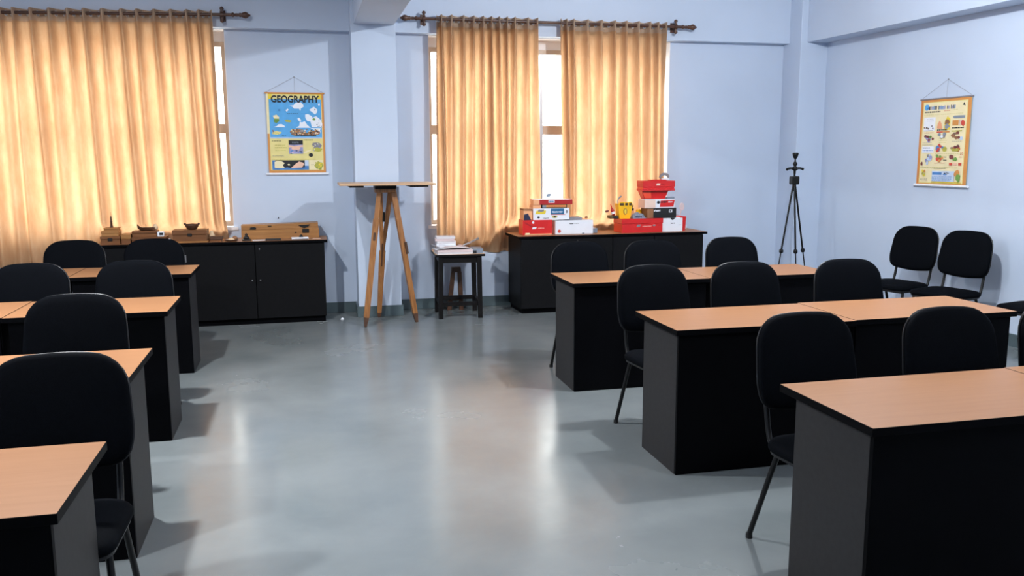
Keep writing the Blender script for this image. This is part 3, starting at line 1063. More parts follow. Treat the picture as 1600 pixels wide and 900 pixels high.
# ------------------------------------------------------------------ black camera tripod in the corner
tp = thing('camera_tripod', 'slim black camera tripod standing in the far right corner', 'tripod', (4.885, 8.0, 0))
apex = 1.30
ft = [(-0.245, -0.06), (-0.03, -0.20), (0.225, -0.03)]
for i, (fx, fy) in enumerate(ft):
    a = (fx * 0.04, fy * 0.04, apex)
    k = 0.53
    kn = lerp(a, (fx, fy, 0), k)
    l = MB().tube([a, kn], 0.0095, TUBE, 10).tube([kn, (fx, fy, 0.012)], 0.0065, TUBE, 8).build('leg', tp)
    MB().lathe([(0.0, -0.022), (0.016, -0.02), (0.021, -0.008), (0.021, 0.01), (0.014, 0.022), (0, 0.024)], TUBE, 12,
               Matrix.Translation(kn)).build('leg_clamp', l)
    MB().lathe([(0.011, 0.0), (0.011, 0.02), (0.0065, 0.03)], RUBBER, 10, Matrix.Translation((fx, fy, 0))).build('rubber_foot', l)
MB().tube([(0, 0, 1.22), (0, 0, 1.5)], 0.010, TUBE, 10).build('centre_column', tp)
MB().rbox(-0.042, 0.042, -0.036, 0.036, 1.29, 1.375, TUBE, 0.012, 3).build('shoulder_hub', tp)
g = MB().tube([(-0.085, 0, 1.448), (-0.06, 0, 1.455), (0.06, 0, 1.455), (0.085, 0, 1.448)], 0.011, TUBE, 10)
g.tube([(-0.085, 0, 1.448), (-0.095, -0.01, 1.443)], 0.013, TUBE, 10).tube([(0.085, 0, 1.448), (0.095, -0.01, 1.443)], 0.013, TUBE, 10)
g.build('crank_arm', tp)
MB().lathe([(0.012, 1.40), (0.012, 1.43), (0.03, 1.44), (0.03, 1.462), (0.012, 1.475), (0.02, 1.488), (0.024, 1.50), (0.016, 1.515),
            (0.008, 1.525), (0.008, 1.548), (0.015, 1.555)], TUBE, 14).build('pan_head', tp)
MB().lathe([(0.012, 1.553), (0.02, 1.56), (0.028, 1.585), (0.032, 1.605), (0.025, 1.612), (0.0, 1.613)], TUBE, 14).build('top_mount', tp)

# ------------------------------------------------------------------ hanging charts
def blob(cx, cy, rx, ry, rnd, n=12, j=0.25):
    return [(cx + rx * math.cos(2 * PI * k / n) * (1 + rnd.uniform(-j, j)), cy + ry * math.sin(2 * PI * k / n) * (1 + rnd.uniform(-j, j)))
            for k in range(n)]


class Print:
    """flat print on a chart: u to the right, v downwards, both 0..1"""

    def __init__(self, w, h):
        self.w, self.h, self.mb, self.lay = w, h, MB(), 0

    def poly(self, pts, m, lift=None):
        self.lay += 1
        y = -0.0012 - 0.00002 * self.lay
        self.mb.add([((u - 0.5) * self.w, y, -v * self.h) for u, v in pts], [list(range(len(pts)))], m)

    def rect(self, u0, v0, u1, v1, m):
        self.poly([(u0, v0), (u1, v0), (u1, v1), (u0, v1)], m)

    def lines(self, u0, v0, u1, v1, n, m, rnd, th=0.006):
        for i in range(n):
            v = v0 + (v1 - v0) * (i / max(1, n - 1))
            u = u0
            e = u1 - rnd.uniform(0, 0.25) * (u1 - u0)
            while u < e:
                w = rnd.uniform(0.012, 0.04)
                self.rect(u, v, min(u + w, e), v + th, m)
                u += w + 0.008


def text_mesh(s, size, m, loc, parent, name, shear=0.0, squeeze=1.0, bold=0.0, width=None):
    cu = bpy.data.curves.new(name, 'FONT')
    cu.body = s
    cu.size = size
    cu.align_x = 'CENTER'
    cu.align_y = 'TOP_BASELINE'
    cu.offset = bold
    cu.shear = shear
    cu.resolution_u = 3
    tmp = bpy.data.objects.new(name, cu)
    me = bpy.data.meshes.new_from_object(tmp)
    bpy.data.objects.remove(tmp)
    xs = [v.co.x for v in me.vertices]
    ys = [v.co.y for v in me.vertices]
    k = (width / (max(xs) - min(xs))) if width else squeeze
    for v in me.vertices:
        v.co = Vector((v.co.x * k, 0.0, v.co.y - max(ys)))
    me.materials.clear()
    me.materials.append(m)
    o = bpy.data.objects.new(name, me)
    COL.objects.link(o)
    o.location = loc
    if parent:
        o.parent = parent
    return o


def chart(name, label, loc, rz, w, h, draw, topmat, string_dx, string_h):
    t = thing(name, label, 'poster', loc, rz)
    MB().box(-w / 2, w / 2, -0.001, 0.001, -h, 0, CREAM).build('sheet', t)
    pr = Print(w, h)
    draw(pr, t)
    pr.mb.build('printed_picture', t)
    MB().tube([(-w / 2 - 0.012, 0, 0.0), (w / 2 + 0.012, 0, 0.0)], 0.0075, topmat, 10).build('top_rod', t)
    MB().tube([(-w / 2 - 0.028, 0, -h), (w / 2 + 0.028, 0, -h)], 0.0115, WHITE, 12).build('bottom_rod', t)
    if string_h:
        s = MB().tube([(-w / 2, 0.002, 0.006), (string_dx, 0.008, string_h)], 0.0011, GREYP, 5)
        s.tube([(string_dx, 0.008, string_h), (w / 2, 0.002, 0.006)], 0.0011, GREYP, 5)
        s.tube([(string_dx, 0.008, string_h), (string_dx, 0.004, 0.006)], 0.0008, GREYP, 5)
        s.build('hanging_string', t)
        MB().lathe([(0.006, 0), (0.006, 0.004), (0, 0.006)], STEEL, 8,
                   Matrix.Translation((string_dx, 0.012, string_h)) @ Matrix.Rotation(PI / 2, 4, 'X')).build('nail', t)
    return t


def draw_geo(p, t):
    R = random.Random(5)
    w, h = p.w, p.h
    p.rect(0.0, 0.0, 1.0, 1.0, ORANGE)
    p.rect(0.0, 0.0, 0.035, 0.5, CREAM)
    p.rect(0.035, 0.012, 0.965, 0.955, PALEY)
    p.rect(0.035, 0.012, 0.965, 0.115, YELLOW2)
    p.rect(0.10, 0.015, 0.9, 0.09, PALEY)
    p.rect(0.045, 0.075, 0.955, 0.545, SKYB)
    # clouds and land shapes
    for pts in ([(0.40, .155), (.47, .15), (.52, .115), (.60, .11), (.64, .14), (.65, .165), (.60, .185), (.585, .22), (.57, .19), (.48, .19), (.45, .165)],
                [(.745, .205), (.80, .175), (.83, .165), (.89, .20), (.88, .235), (.845, .26), (.80, .235)],
                [(.67, .26), (.72, .255), (.78, .28), (.80, .30), (.86, .28), (.93, .32), (.965, .37), (.965, .42), (.78, .42), (.76, .35), (.70, .34), (.67, .30)],
                [(.50, .425), (.56, .40), (.57, .35), (.61, .36), (.66, .345), (.70, .39), (.76, .425)],
                [(.10, .42), (.17, .405), (.19, .385), (.25, .38), (.30, .40), (.31, .42)],
                [(.755, .43), (.935, .43), (.92, .465), (.84, .46)], [(.77, .475), (.93, .47), (.92, .50), (.82, .50)],
                [(.53, .31), (.56, .30), (.60, .33), (.58, .345), (.55, .34)], [(.33, .21), (.37, .19), (.385, .205), (.35, .23)],
                [(.90, .13), (.93, .12), (.935, .145), (.91, .15)]):
        p.poly(pts, WHITE)
    p.poly([(.105, .28), (.17, .265), (.215, .295), (.21, .32), (.13, .315)], CREAM)
    p.poly([(.125, .315), (.21, .315), (.215, .345), (.16, .37), (.12, .355)], GREENP)
    p.poly([(.30, .33), (.36, .325), (.43, .34), (.40, .36), (.33, .355)], OLIVE)
    p.poly(blob(.82, .32, .025, .015, R), GREENP)
    p.poly(blob(.845, .20, .01, .008, R), INK)
    p.lines(.35, .248, .55, .249, 1, INK, R)
    p.lines(.60, .25, .72, .251, 1, BLUEP, R, .004)
    p.poly(blob(.22, .21, .02, .012, R), BLUEP)
    for k in range(9):
        p.poly(blob(.91 + R.uniform(-.05, .04), .34 + R.uniform(-.04, .07), .012, .004, R), GREYB)
    # animals and rocks at the waterline
    p.poly(blob(.16, .49, .085, .022, R), PALEY)
    for k in range(9):
        p.poly(blob(.10 + k * .016, .49 + R.uniform(-.012, .014), .008, .005, R), OLIVE)
    p.poly([(.085, .455), (.10, .45), (.115, .475), (.10, .49)], ROCK)
    p.poly(blob(.50, .475, .12, .042, R, 14), ROCK)
    p.poly(blob(.58, .46, .05, .025, R), GREYP)
    p.poly(blob(.80, .49, .11, .035, R, 14), TAN)
    p.poly(blob(.66, .505, .10, .022, R), ROCK)
    for k in range(70):
        p.poly(blob(R.uniform(.41, .9), R.uniform(.445, .518), .014, .007, R), R.choice([INK, CREAM, PINKW, GREYP, TAN, ORANGE]))
    for k in range(14):
        p.poly(blob(.50 + k * .026, .522 + R.uniform(-.004, .004), .015, .006, R), INK)
    p.lines(.25, .522, .34, .523, 1, NAVY, R)
    # lower half
    p.rect(.045, .545, .955, .56, PALEBLUE)
    p.lines(.07, .585, .26, .586, 1, INK, R, .007)
    p.lines(.12, .64, .33, .70, 3, OLIVE, R, .006)
    p.rect(.36, .58, .61, .75, LILAC)
    p.rect(.36, .58, .61, .635, INK)
    p.poly([(.36, .64), (.46, .655), (.61, .64), (.61, .665), (.36, .67)], PINKP)
    p.poly(blob(.48, .68, .08, .02, R), PINKP)
    for k in range(16):
        p.poly(blob(R.uniform(.39, .6), R.uniform(.70, .745), .016, .007, R), R.choice([NAVY, LILAC, BLUEP, PINKP]))
    p.lines(.42, .60, .55, .61, 2, GREYB, R, .005)
    p.lines(.64, .575, .79, .576, 1, INK, R, .006)
    p.poly(blob(.85, .65, .085, .04, R, 14), GREYP)
    p.poly(blob(.86, .70, .085, .025, R, 14), OLIVE)
    for k in range(16):
        p.poly(blob(R.uniform(.78, .93), R.uniform(.62, .72), .012, .006, R), R.choice([GREYB, OLIVE, CREAM, LILAC]))
    p.poly([(.60, .735), (.68, .71), (.74, .70), (.75, .71), (.66, .74)], CREAM)
    p.poly(blob(.745, .765, .038, .024, R, 12, .05), INK)
    p.lines(.07, .77, .30, .785, 2, GREYP, R, .004)
    p.lines(.06, .815, .95, .816, 1, OLIVE, R, .004)
    # bottom panel
    p.rect(.06, .83, .63, .945, INK)
    p.rect(.06, .83, .11, .945, BLUEP)
    p.poly([(.10, .85), (.15, .835), (.22, .84), (.28, .865), (.24, .89), (.28, .93), (.15, .945), (.10, .92)], CREAM)
    p.poly([(.38, .93), (.46, .88), (.53, .845), (.60, .86), (.62, .88), (.58, .92), (.45, .945)], PINKP)
    p.poly([(.06, .925), (.20, .93), (.33, .92), (.38, .93), (.63, .92), (.63, .948), (.06, .948)], BLUEP)
    p.rect(.63, .83, .70, .90, PALEBLUE)
    p.rect(.63, .90, .70, .948, BLUEP)
    p.poly(blob(.35, .885, .025, .01, R), CREAM)
    p.rect(.71, .83, .955, .948, CREAM)
    p.poly(blob(.88, .90, .07, .05, R, 14), OLIVE)
    for k in range(14):
        p.poly(blob(R.uniform(.82, .945), R.uniform(.86, .94), .018, .006, R), R.choice([GREENP, OLIVE, YELLOW2]))
    p.lines(.74, .885, .80, .886, 1, INK, R, .005)
    tt = text_mesh('GEOGRAPHY', 0.092, INK, (0.0, -0.0055, -0.022), t, 'title_lettering', bold=0.0026, width=0.84 * w)
    tag(tt, 'dark lettering reading GEOGRAPHY')


def draw_craft(p, t):
    R = random.Random(12)
    p.rect(0, 0, 1, 1, ORANGE)
    p.rect(0.0, 0.0, 0.04, 1.0, c8('chart_side_border', 205, 130, 60, 0.7))
    p.rect(0.05, 0.035, 0.935, 0.975, PALEY)
    p.rect(0.065, 0.045, 0.92, 0.96, CREAM)
    p.poly(blob(.125, .095, .05, .035, R, 14, .05), SKYB)
    p.poly(blob(.15, .105, .02, .014, R), BLUEP)
    u = .17
    for k in range(22):
        w = R.uniform(.014, .024)
        if k not in (7, 14, 17):
            p.rect(u, .085 + R.uniform(-.004, .004), u + w, .125, R.choice([NAVY, LILAC, NAVY, BLUEP]))
        u += w + .006
        if u > .72:
            break
    p.lines(.085, .142, .45, .143, 1, INK, R, .014)
    p.lines(.48, .14, .62, .141, 1, REDP, R, .006)
    p.lines(.66, .135, .75, .136, 1, OLIVE, R, .005)
    p.poly([(.84, .09), (.86, .06), (.875, .075), (.89, .10)], INK)
    p.lines(.08, .18, .90, .181, 1, OLIVE, R, .003)
    cells = [(.085, .21, .32, .37), (.36, .20, .62, .37), (.66, .19, .90, .37)]
    p.rect(*cells[0], WHITE)
    p.lines(.15, .23, .30, .25, 2, GREYP, R, .003)
    for k in range(9):
        p.poly(blob(.10 + k * .022, .335 + R.uniform(-.025, .005), .016, .012, R), R.choice([GREYB, GREYP, WHITE, ROCK]))
    p.lines(.09, .36, .31, .362, 1, INK, R, .006)
    p.lines(.11, .385, .32, .386, 1, REDP, R, .006)
    p.poly([(.36, .34), (.37, .29), (.41, .25), (.45, .29), (.47, .35)], c8('salmon_print', 232, 160, 120, 0.7))
    p.poly([(.50, .36), (.51, .27), (.56, .205), (.62, .24), (.62, .36)], YELLOW2)
    p.poly(blob(.56, .27, .05, .035, R), TAN)
    p.poly(blob(.56, .32, .05, .025, R), GREYB)
    p.lines(.365, .352, .62, .353, 1, INK, R, .014)
    p.rect(.36, .375, .62, .39, REDP)
    p.rect(.48, .375, .62, .39, ORANGE)
    p.poly([(.66, .215), (.69, .205), (.90, .205), (.90, .235), (.69, .235)], GREYB)
    p.rect(.665, .255, .78, .315, ORANGE)
    for k in range(5):
        p.rect(.79 + k * .018, .255, .80 + k * .018, .315, R.choice([OLIVE, PINKP, LILAC]))
    p.poly(blob(.87, .29, .035, .035, R), REDP)
    p.lines(.665, .335, .90, .336, 1, INK, R, .012)
    p.rect(.66, .37, .86, .383, OLIVE)
    # grid of small pictures
    def pic(cx, cy, cols, sx=.07, sy=.032, n=9):
        for k in range(n):
            p.poly(blob(cx + R.uniform(-sx, sx), cy + R.uniform(-sy, sy), sx * .42, sy * .5, R), R.choice(cols))
    pic(.17, .455, [GREYB, MAROON, GREENP, LILAC])
    p.poly(blob(.29, .46, .025, .018, R), MAROON)
    p.lines(.085, .50, .31, .525, 2, GREYP, R, .004)
    pic(.48, .425, [INK, GREYP, GREYB])
    p.poly(blob(.47, .435, .03, .014, R), WHITE)
    p.lines(.42, .455, .60, .50, 3, OLIVE, R, .003)
    pic(.75, .43, [MAROON, TAN, ROCK])
    p.poly(blob(.86, .46, .035, .02, R), PALEBLUE)
    p.lines(.68, .49, .88, .492, 1, GREYP, R, .004)
    p.rect(.085, .545, .33, .62, WHITE)
    p.lines(.10, .56, .30, .561, 1, INK, R, .008)
    p.lines(.10, .59, .32, .592, 1, BLUEP, R, .010)
    pic(.44, .57, [BLUEP, REDP, GREENP])
    p.poly(blob(.55, .58, .045, .028, R), OLIVE)
    p.poly(blob(.44, .535, .025, .018, R), REDP)
    pic(.76, .565, [MAROON, ROCK, REDP])
    p.poly([(.67, .575), (.85, .575), (.82, .605), (.70, .605)], OLIVE)
    p.lines(.36, .63, .9, .65, 2, OLIVE, R, .003)
    p.lines(.86, .62, .92, .64, 2, REDP, R, .006)
    pic(.24, .70, [LILAC, PALEBLUE, GREYP, LILAC], .06, .045, 12)
    p.poly(blob(.10, .75, .022, .022, R), MAROON)
    pic(.46, .685, [REDP, INK, GREENP, ORANGE], .055, .035)
    p.lines(.54, .665, .61, .70, 2, INK, R, .009)
    p.poly(blob(.70, .67, .04, .028, R), MAROON)
    p.poly(blob(.77, .695, .045, .022, R), GREENP)
    p.lines(.84, .665, .90, .67, 1, REDP, R, .008)
    p.rect(.66, .735, .72, .765, REDP)
    p.rect(.74, .735, .81, .765, PINKP)
    p.rect(.84, .735, .90, .765, REDP)
    p.lines(.36, .735, .62, .736, 1, REDP, R, .006)
    p.lines(.08, .79, .9, .791, 1, OLIVE, R, .004)
    p.lines(.36, .795, .62, .796, 1, INK, R, .006)
    pic(.14, .855, [YELLOW2, OLIVE, ORANGE], .04, .03)
    p.lines(.09, .92, .26, .935, 2, GREYP, R, .005)
    p.rect(.33, .83, .78, .95, PALEBLUE)
    p.rect(.34, .845, .53, .875, BLUEP)
    pic(.62, .855, [BLUEP, GREYB, NAVY], .05, .016, 7)
    p.lines(.34, .89, .74, .935, 4, BLUEP, R, .006)
    p.poly(blob(.83, .86, .05, .045, R), ORANGE)
    p.poly(blob(.86, .90, .045, .045, R), GREENP)
    p.lines(.80, .95, .89, .951, 1, INK, R, .008)
    p.rect(.33, .955, .92, .965, YELLOW2)


geo = chart('wall_chart', 'hanging wall chart titled GEOGRAPHY on the back wall left of the column', (-0.058, YW - 0.014, 2.207), 0,
            0.548, 0.785, draw_geo, ORANGE, -0.0, 0.155)
# the chart on the right wall faces -X; local +X runs toward the camera
u_ = Vector((0.05, -1.0, 0)).normalized()
craft = chart('wall_chart', 'hanging cream chart full of small pictures on the right wall', (5.664 - 0.014, 6.82, 2.093),
              math.atan2(u_.y, u_.x), 0.60, 0.785, draw_craft, GREYP, 0.0, 0.165)

# small wall hook above the long wooden box
hk = MB().tube([(0, 0, 0), (0, -0.015, 0), (0, -0.018, 0.014)], 0.004, IRON, 8).build('wall_hook', loc=(-0.265, YW - 0.001, 0.983))
tag(hk, 'tiny dark hook in the back wall above the long wooden box', 'hook')
lt = MB().add([(x, y, z) for x, y, z in ((-.02, -.01, 0), (.012, -.018, 0), (.02, .012, 0), (-.006, .016, 0), (-.004, -.006, .018), (.008, .004, .014))],
              [[0, 1, 4], [1, 5, 4], [1, 2, 5], [2, 3, 5], [3, 4, 5], [3, 0, 4], [0, 3, 2, 1]], WHITE).build('paper_scrap', loc=(0.315, 8.56, 0.0))
tag(lt, 'crumpled white paper scrap on the floor beside the left cabinet', 'litter')

# ------------------------------------------------------------------ things on the left cabinet
ZL = 0.802


def plain_box(name, label, cat, x0, x1, y0, y1, z0, z1, body, lidm=None, lid=0.35, clasp=True, rz=0.0, group=None, lip=0.003):
    cx, cy = (x0 + x1) / 2, (y0 + y1) / 2
    t = thing(name, label, cat, (cx, cy, z0), math.radians(rz), group)
    w, d, h = x1 - x0, y1 - y0, z1 - z0
    MB().rbox(-w / 2, w / 2, -d / 2, d / 2, 0, h * (1 - lid) - 0.0015, body, 0.002, 1).build('body', t)
    MB().rbox(-w / 2 - lip, w / 2 + lip, -d / 2 - lip, d / 2 + lip, h * (1 - lid), h, lidm or body, 0.003, 1).build('lid', t)
    if clasp:
        c = MB().rbox(-0.02, 0.02, -d / 2 - lip - 0.005, -d / 2 - lip, h * (1 - lid) - 0.016, h * (1 - lid) + 0.012, IRON, 0.002, 1)
        tag(c.build('clasp', t), 'dark metal clasp')
    return t


# left pile
plain_box('wooden_box', 'low brown wooden box at the foot of the leftmost pile on the left cabinet', 'box', -1.825, -1.66, 8.50, 8.66, ZL, ZL + 0.075, BOXWOOD)
MB_ = MB().rbox(-0.09, 0.09, -0.08, 0.08, 0, 0.05, BOXWOOD2, 0.002, 1)
fb = thing('flat_wooden_box', 'flat honey wooden box right beside the leftmost pile on the left cabinet', 'box', (-1.631, 8.60, ZL))
MB().rbox(-0.02, 0.06, -0.09, 0.09, 0, 0.045, BOXWOOD, 0.002, 1).build('body', fb)
MB().rbox(-0.022, 0.063, -0.093, 0.093, 0.0465, 0.09, BOXWOOD2, 0.002, 1).build('lid', fb)
z = ZL + 0.075
b1 = plain_box('honey_wooden_box', 'honey wooden box, second up in the leftmost pile on the left cabinet', 'box', -1.815, -1.67, 8.51, 8.65, z, z + 0.05, BOXWOOD2, lid=0.5, clasp=False)
z += 0.05
b2 = plain_box('small_wooden_box', 'small thin honey box on top of the leftmost pile on the left cabinet', 'box', -1.795, -1.675, 8.52, 8.64, z, z + 0.027, BOXWOOD2, lid=0.5, clasp=False)
z += 0.027
tw = thing('tower_model', 'slender brown tower model on top of the leftmost box pile', 'model', (-1.735, 8.56, z))
MB().rbox(-0.013, 0.013, -0.013, 0.013, 0, 0.012, DARKWOOD, 0.002, 1).build('base', tw)
MB().lathe([(0.011, 0.012), (0.009, 0.05), (0.0115, 0.052), (0.0085, 0.056), (0.007, 0.085), (0.0095, 0.087), (0.006, 0.092), (0.004, 0.103), (0.0, 0.116)],
           DARKWOOD, 10).build('shaft', tw)
MB().tube([(0, 0, 0.113), (0, 0, 0.14)], 0.0014, IRON, 6).build('spire', tw)
# second pile
plain_box('dark_wooden_box', 'dark brown wooden box at the foot of the second pile on the left cabinet', 'box', -1.56, -1.265, 8.50, 8.67, ZL, ZL + 0.062, BOXWOOD, lid=0.45)
z = ZL + 0.062
plain_box('brown_wooden_box', 'brown wooden box under the boat-shaped ornament on the left cabinet', 'box', -1.555, -1.345, 8.51, 8.66, z, z + 0.055, BOXWOOD, lid=0.4, clasp=False)
z += 0.055
bo = thing('boat_ornament', 'dark boat-shaped ornament with raised prow on the second wooden box pile', 'ornament', (-1.44, 8.56, z))
hull = MB()
ring = []
for i in range(9):
    u = i / 8
    x = -0.075 + 0.15 * u
    hw_ = 0.026 * math.sin(PI * min(max(u * 0.9 + 0.08, 0), 1)) ** 0.7
    zt = 0.03 + (0.03 * (1 - u / 0.25) ** 2 if u < 0.25 else 0)
    ring.append([(x, -hw_, zt), (x, -hw_ * 0.6, 0.008 + (zt - 0.03) * 0.8), (x, 0, 0.0 + (zt - 0.03) * 0.85), (x, hw_ * 0.6, 0.008 + (zt - 0.03) * 0.8), (x, hw_, zt)])
vs = [p for r in ring for p in r]
fs = [[i * 5 + j, i * 5 + j + 1, (i + 1) * 5 + j + 1, (i + 1) * 5 + j] for i in range(8) for j in range(4)]
fs += [[i * 5 + 4, i * 5, (i + 1) * 5, (i + 1) * 5 + 4] for i in range(8)] + [[0, 1, 2, 3, 4], [44, 43, 42, 41, 40]]
hull.add(vs, fs, DARKWOOD).build('hull', bo)
MB().tube([(0.0, 0, 0.028), (0.0, 0, 0.062)], 0.002, IRON, 6).build('mast', bo)
sh = MB().lathe([(0.0, 0.0), (0.02, 0.004), (0.028, 0.02), (0.02, 0.042), (0.008, 0.055), (0.0, 0.057)], PALESTONE, 12,
                Matrix.Scale(0.7, 4, (0, 1, 0))).build('stone_figure', loc=(-1.365, 8.63, z - 0.0))
sh.location = (-1.372, 8.635, z)
tag(sh, 'rounded pale stone figure behind the boat-shaped ornament', 'figure')
wb = thing('white_radio', 'small white and black device on the right end of the second wooden pile', 'device', (-1.312, 8.55, ZL + 0.062))
MB().rbox(-0.028, 0.028, -0.03, 0.03, 0, 0.045, WHITE, 0.004, 2).build('casing', wb)
MB().rbox(-0.010, 0.022, -0.033, -0.03, 0.012, 0.036, INK, 0.001, 1).build('dark_panel', wb)
bd = MB().lathe([(0.0, 0), (0.018, 0.004), (0.021, 0.02), (0.012, 0.036), (0, 0.04)], WHITE, 12).build('white_ball', loc=(-1.245, 8.56, ZL))
tag(bd, 'small white rounded pot between the second and third wooden piles', 'pot')
# third pile
plain_box('wide_wooden_box', 'wide brown clasped box holding the dark bowl on the left cabinet', 'box', -1.205, -0.905, 8.50, 8.68, ZL + 0.014, ZL + 0.118, BOXWOOD, lid=0.42)
tr = MB().rbox(-0.145, 0.16, -0.1, 0.1, 0, 0.014, BOXWOOD2, 0.002, 1).build('wooden_tray', loc=(-1.055, 8.59, ZL))
tag(tr, 'thin honey wooden tray under the wide clasped box', 'tray')
bw = thing('carved_bowl', 'dark carved bowl with two lugs on the wide clasped wooden box', 'bowl', (-1.04, 8.57, ZL + 0.118))
MB().lathe([(0.0, 0.0), (0.035, 0.0), (0.052, 0.016), (0.062, 0.038), (0.064, 0.05), (0.057, 0.05), (0.05, 0.03), (0.03, 0.012), (0.0, 0.01)], DARKWOOD, 20).build('bowl_body', bw)
for s in (-1, 1):
    MB().lathe([(0.0, -0.012), (0.011, -0.006), (0.012, 0.004), (0.0, 0.012)], DARKWOOD, 10, Matrix.Translation((s * 0.062, 0, 0.053))).build('lug', bw)
sf = MB().lathe([(0.0, 0), (0.03, 0.004), (0.026, 0.03), (0.03, 0.05), (0.016, 0.075), (0.018, 0.09), (0.0, 0.1)], PALESTONE, 10,
                Matrix.Scale(0.6, 4, (0, 1, 0))).build('sandstone_figure', loc=(-0.875, 8.65, ZL))
tag(sf, 'pale sandstone figure at the right side of the wide clasped box', 'figure')
sb = thing('dark_slab', 'small dark slab pile between the wide clasped box and the round dish', 'slab', (-0.83, 8.54, ZL))
MB().rbox(-0.05, 0.055, -0.04, 0.04, 0, 0.018, BOXWOOD, 0.002, 1).build('lower_slab', sb)
MB().rbox(-0.048, 0.062, -0.036, 0.04, 0.0195, 0.052, DARKWOOD, 0.003, 1).build('upper_slab', sb)
ds = thing('round_dish', 'round dark dish with a shell on it on the left cabinet', 'dish', (-0.69, 8.55, ZL))
MB().lathe([(0.0, 0.0), (0.045, 0.0), (0.066, 0.016), (0.062, 0.018), (0.04, 0.007), (0.0, 0.006)], DARKWOOD, 20).build('dish_body', ds)
tag(MB().lathe([(0.0, 0.006), (0.035, 0.008), (0.03, 0.022), (0.01, 0.034), (0, 0.036)], PALESTONE, 10).build('pale_filling', ds), 'pale filling')
MB().lathe([(0.0, 0.006), (0.024, 0.018), (0.028, 0.03), (0.012, 0.046), (0, 0.05)], TAN, 10, Matrix.Translation((0.03, 0.012, 0))).build('shell', ds)
# long wooden instrument box
lb = thing('long_wooden_box', 'long honey-brown wooden instrument box against the wall on the left cabinet', 'box', (-0.243, 8.77, ZL), math.radians(0.6))
MB().rbox(-0.365, 0.365, -0.09, 0.09, 0, 0.092, BOXWOOD2, 0.002, 1).build('body', lb)
MB().prism([(-0.365, 0.0935), (0.358, 0.0935), (0.358, 0.15), (-0.365, 0.136)], -0.086, 0.09, BOXWOOD2).build('lid', lb)
tag(MB().rbox(0.205, 0.27, -0.097, -0.09, 0.052, 0.09, IRON, 0.002, 1).prism([(0.17, 0.128), (0.28, 0.134), (0.262, 0.112), (0.225, 0.098), (0.195, 0.112)], -0.098, -0.0905, IRON)
    .build('hasp', lb), 'black iron hasp')
MB().prism([(-0.285, 0.097), (-0.23, 0.097), (-0.225, 0.112), (-0.245, 0.12), (-0.28, 0.116)], -0.096, -0.0905, IRON).build('latch', lb)
MB().rbox(-0.118, -0.082, -0.093, -0.087, 0.122, 0.129, IRON, 0.001, 1).build('name_plate', lb)
MB().prism([(0.13, 0.05), (0.152, 0.054), (0.15, 0.064), (0.138, 0.063)], -0.096, -0.0905, IRON).build('keyhole_plate', lb)
# small things in front of it
og = thing('black_ornament', 'small black seated ornament in front of the long box, at its left end', 'ornament', (-0.555, 8.555, ZL))
MB().lathe([(0.04, 0.0), (0.042, 0.012), (0.036, 0.017), (0.0, 0.018)], IRON, 16).build('base', og)
MB().lathe([(0.0, 0.016), (0.028, 0.018), (0.03, 0.03), (0.016, 0.042), (0.012, 0.05), (0.015, 0.058), (0.009, 0.068), (0, 0.072)], IRON, 12).build('figure', og)
bk = MB().rbox(-0.07, 0.07, -0.05, 0.05, 0, 0.012, INK, 0.002, 1).build('black_case', loc=(-0.31, 8.56, ZL))
tag(bk, 'flat black case lying in front of the middle of the long box', 'case')
ps = MB().rbox(-0.06, 0.06, -0.05, 0.05, 0, 0.003, PAPER, 0.001, 1).build('card', loc=(-0.44, 8.56, ZL), rz=0.1)
tag(ps, 'pale card lying between the black ornament and the flat black case', 'card')
ph = thing('white_clipcase', 'slim white case with black clip in front of the long box', 'case', (-0.06, 8.585, ZL), math.radians(4))
MB().rbox(-0.08, 0.08, -0.04, 0.04, 0, 0.018, WHITE, 0.004, 2).build('casing', ph)
MB().tube([(-0.075, -0.038, 0.003), (0.075, -0.038, 0.003)], 0.004, INK, 8).build('edge_strip', ph)
MB().lathe([(0.0, 0.018), (0.02, 0.018), (0.016, 0.032), (0.006, 0.042), (0.0, 0.044)], IRON, 10, Matrix.Translation((0.012, 0.02, 0))).build('clip', ph)
pc = MB().rbox(-0.03, 0.045, -0.03, 0.03, 0, 0.002, PINKW, 0.0008, 1).build('pink_card', loc=(0.09, 8.60, ZL), rz=-0.15)
tag(pc, 'small pinkish card at the right end of the left cabinet top', 'card')

# ------------------------------------------------------------------ things on the right cabinet
ZR = 0.791


def carton(name, label, x0, x1, y0, y1, z0, z1, body, rz=0.0, lid=0.0, side=None, topm=None, lidm=None, cat='box', lip=0.004):
    """card box with optional separate lid and its own coloured left side; returns empty and half sizes"""
    cx, cy = (x0 + x1) / 2, (y0 + y1) / 2
    t = thing(name, label, cat, (cx, cy, z0), math.radians(rz))
    w, d, h = x1 - x0, y1 - y0, z1 - z0
    hb = h * (1 - lid)
    MB().rbox(-w / 2, w / 2, -d / 2, d / 2, 0, hb - (0.001 if lid else 0), body, 0.002, 1, top=topm or body).build('body', t)
    if lid:
        MB().rbox(-w / 2 - lip, w / 2 + lip, -d / 2 - lip, d / 2 + lip, hb, h, lidm or body, 0.002, 1, top=topm or lidm or body).build('lid', t)
    if side:
        MB().box(-w / 2 - 0.0015, -w / 2, -d / 2 + 0.001, d / 2 - 0.001, 0.002, hb - 0.002, side).build('side_print', t)
    t['w'] = 0
    del t['w']
    return t, w / 2, d / 2


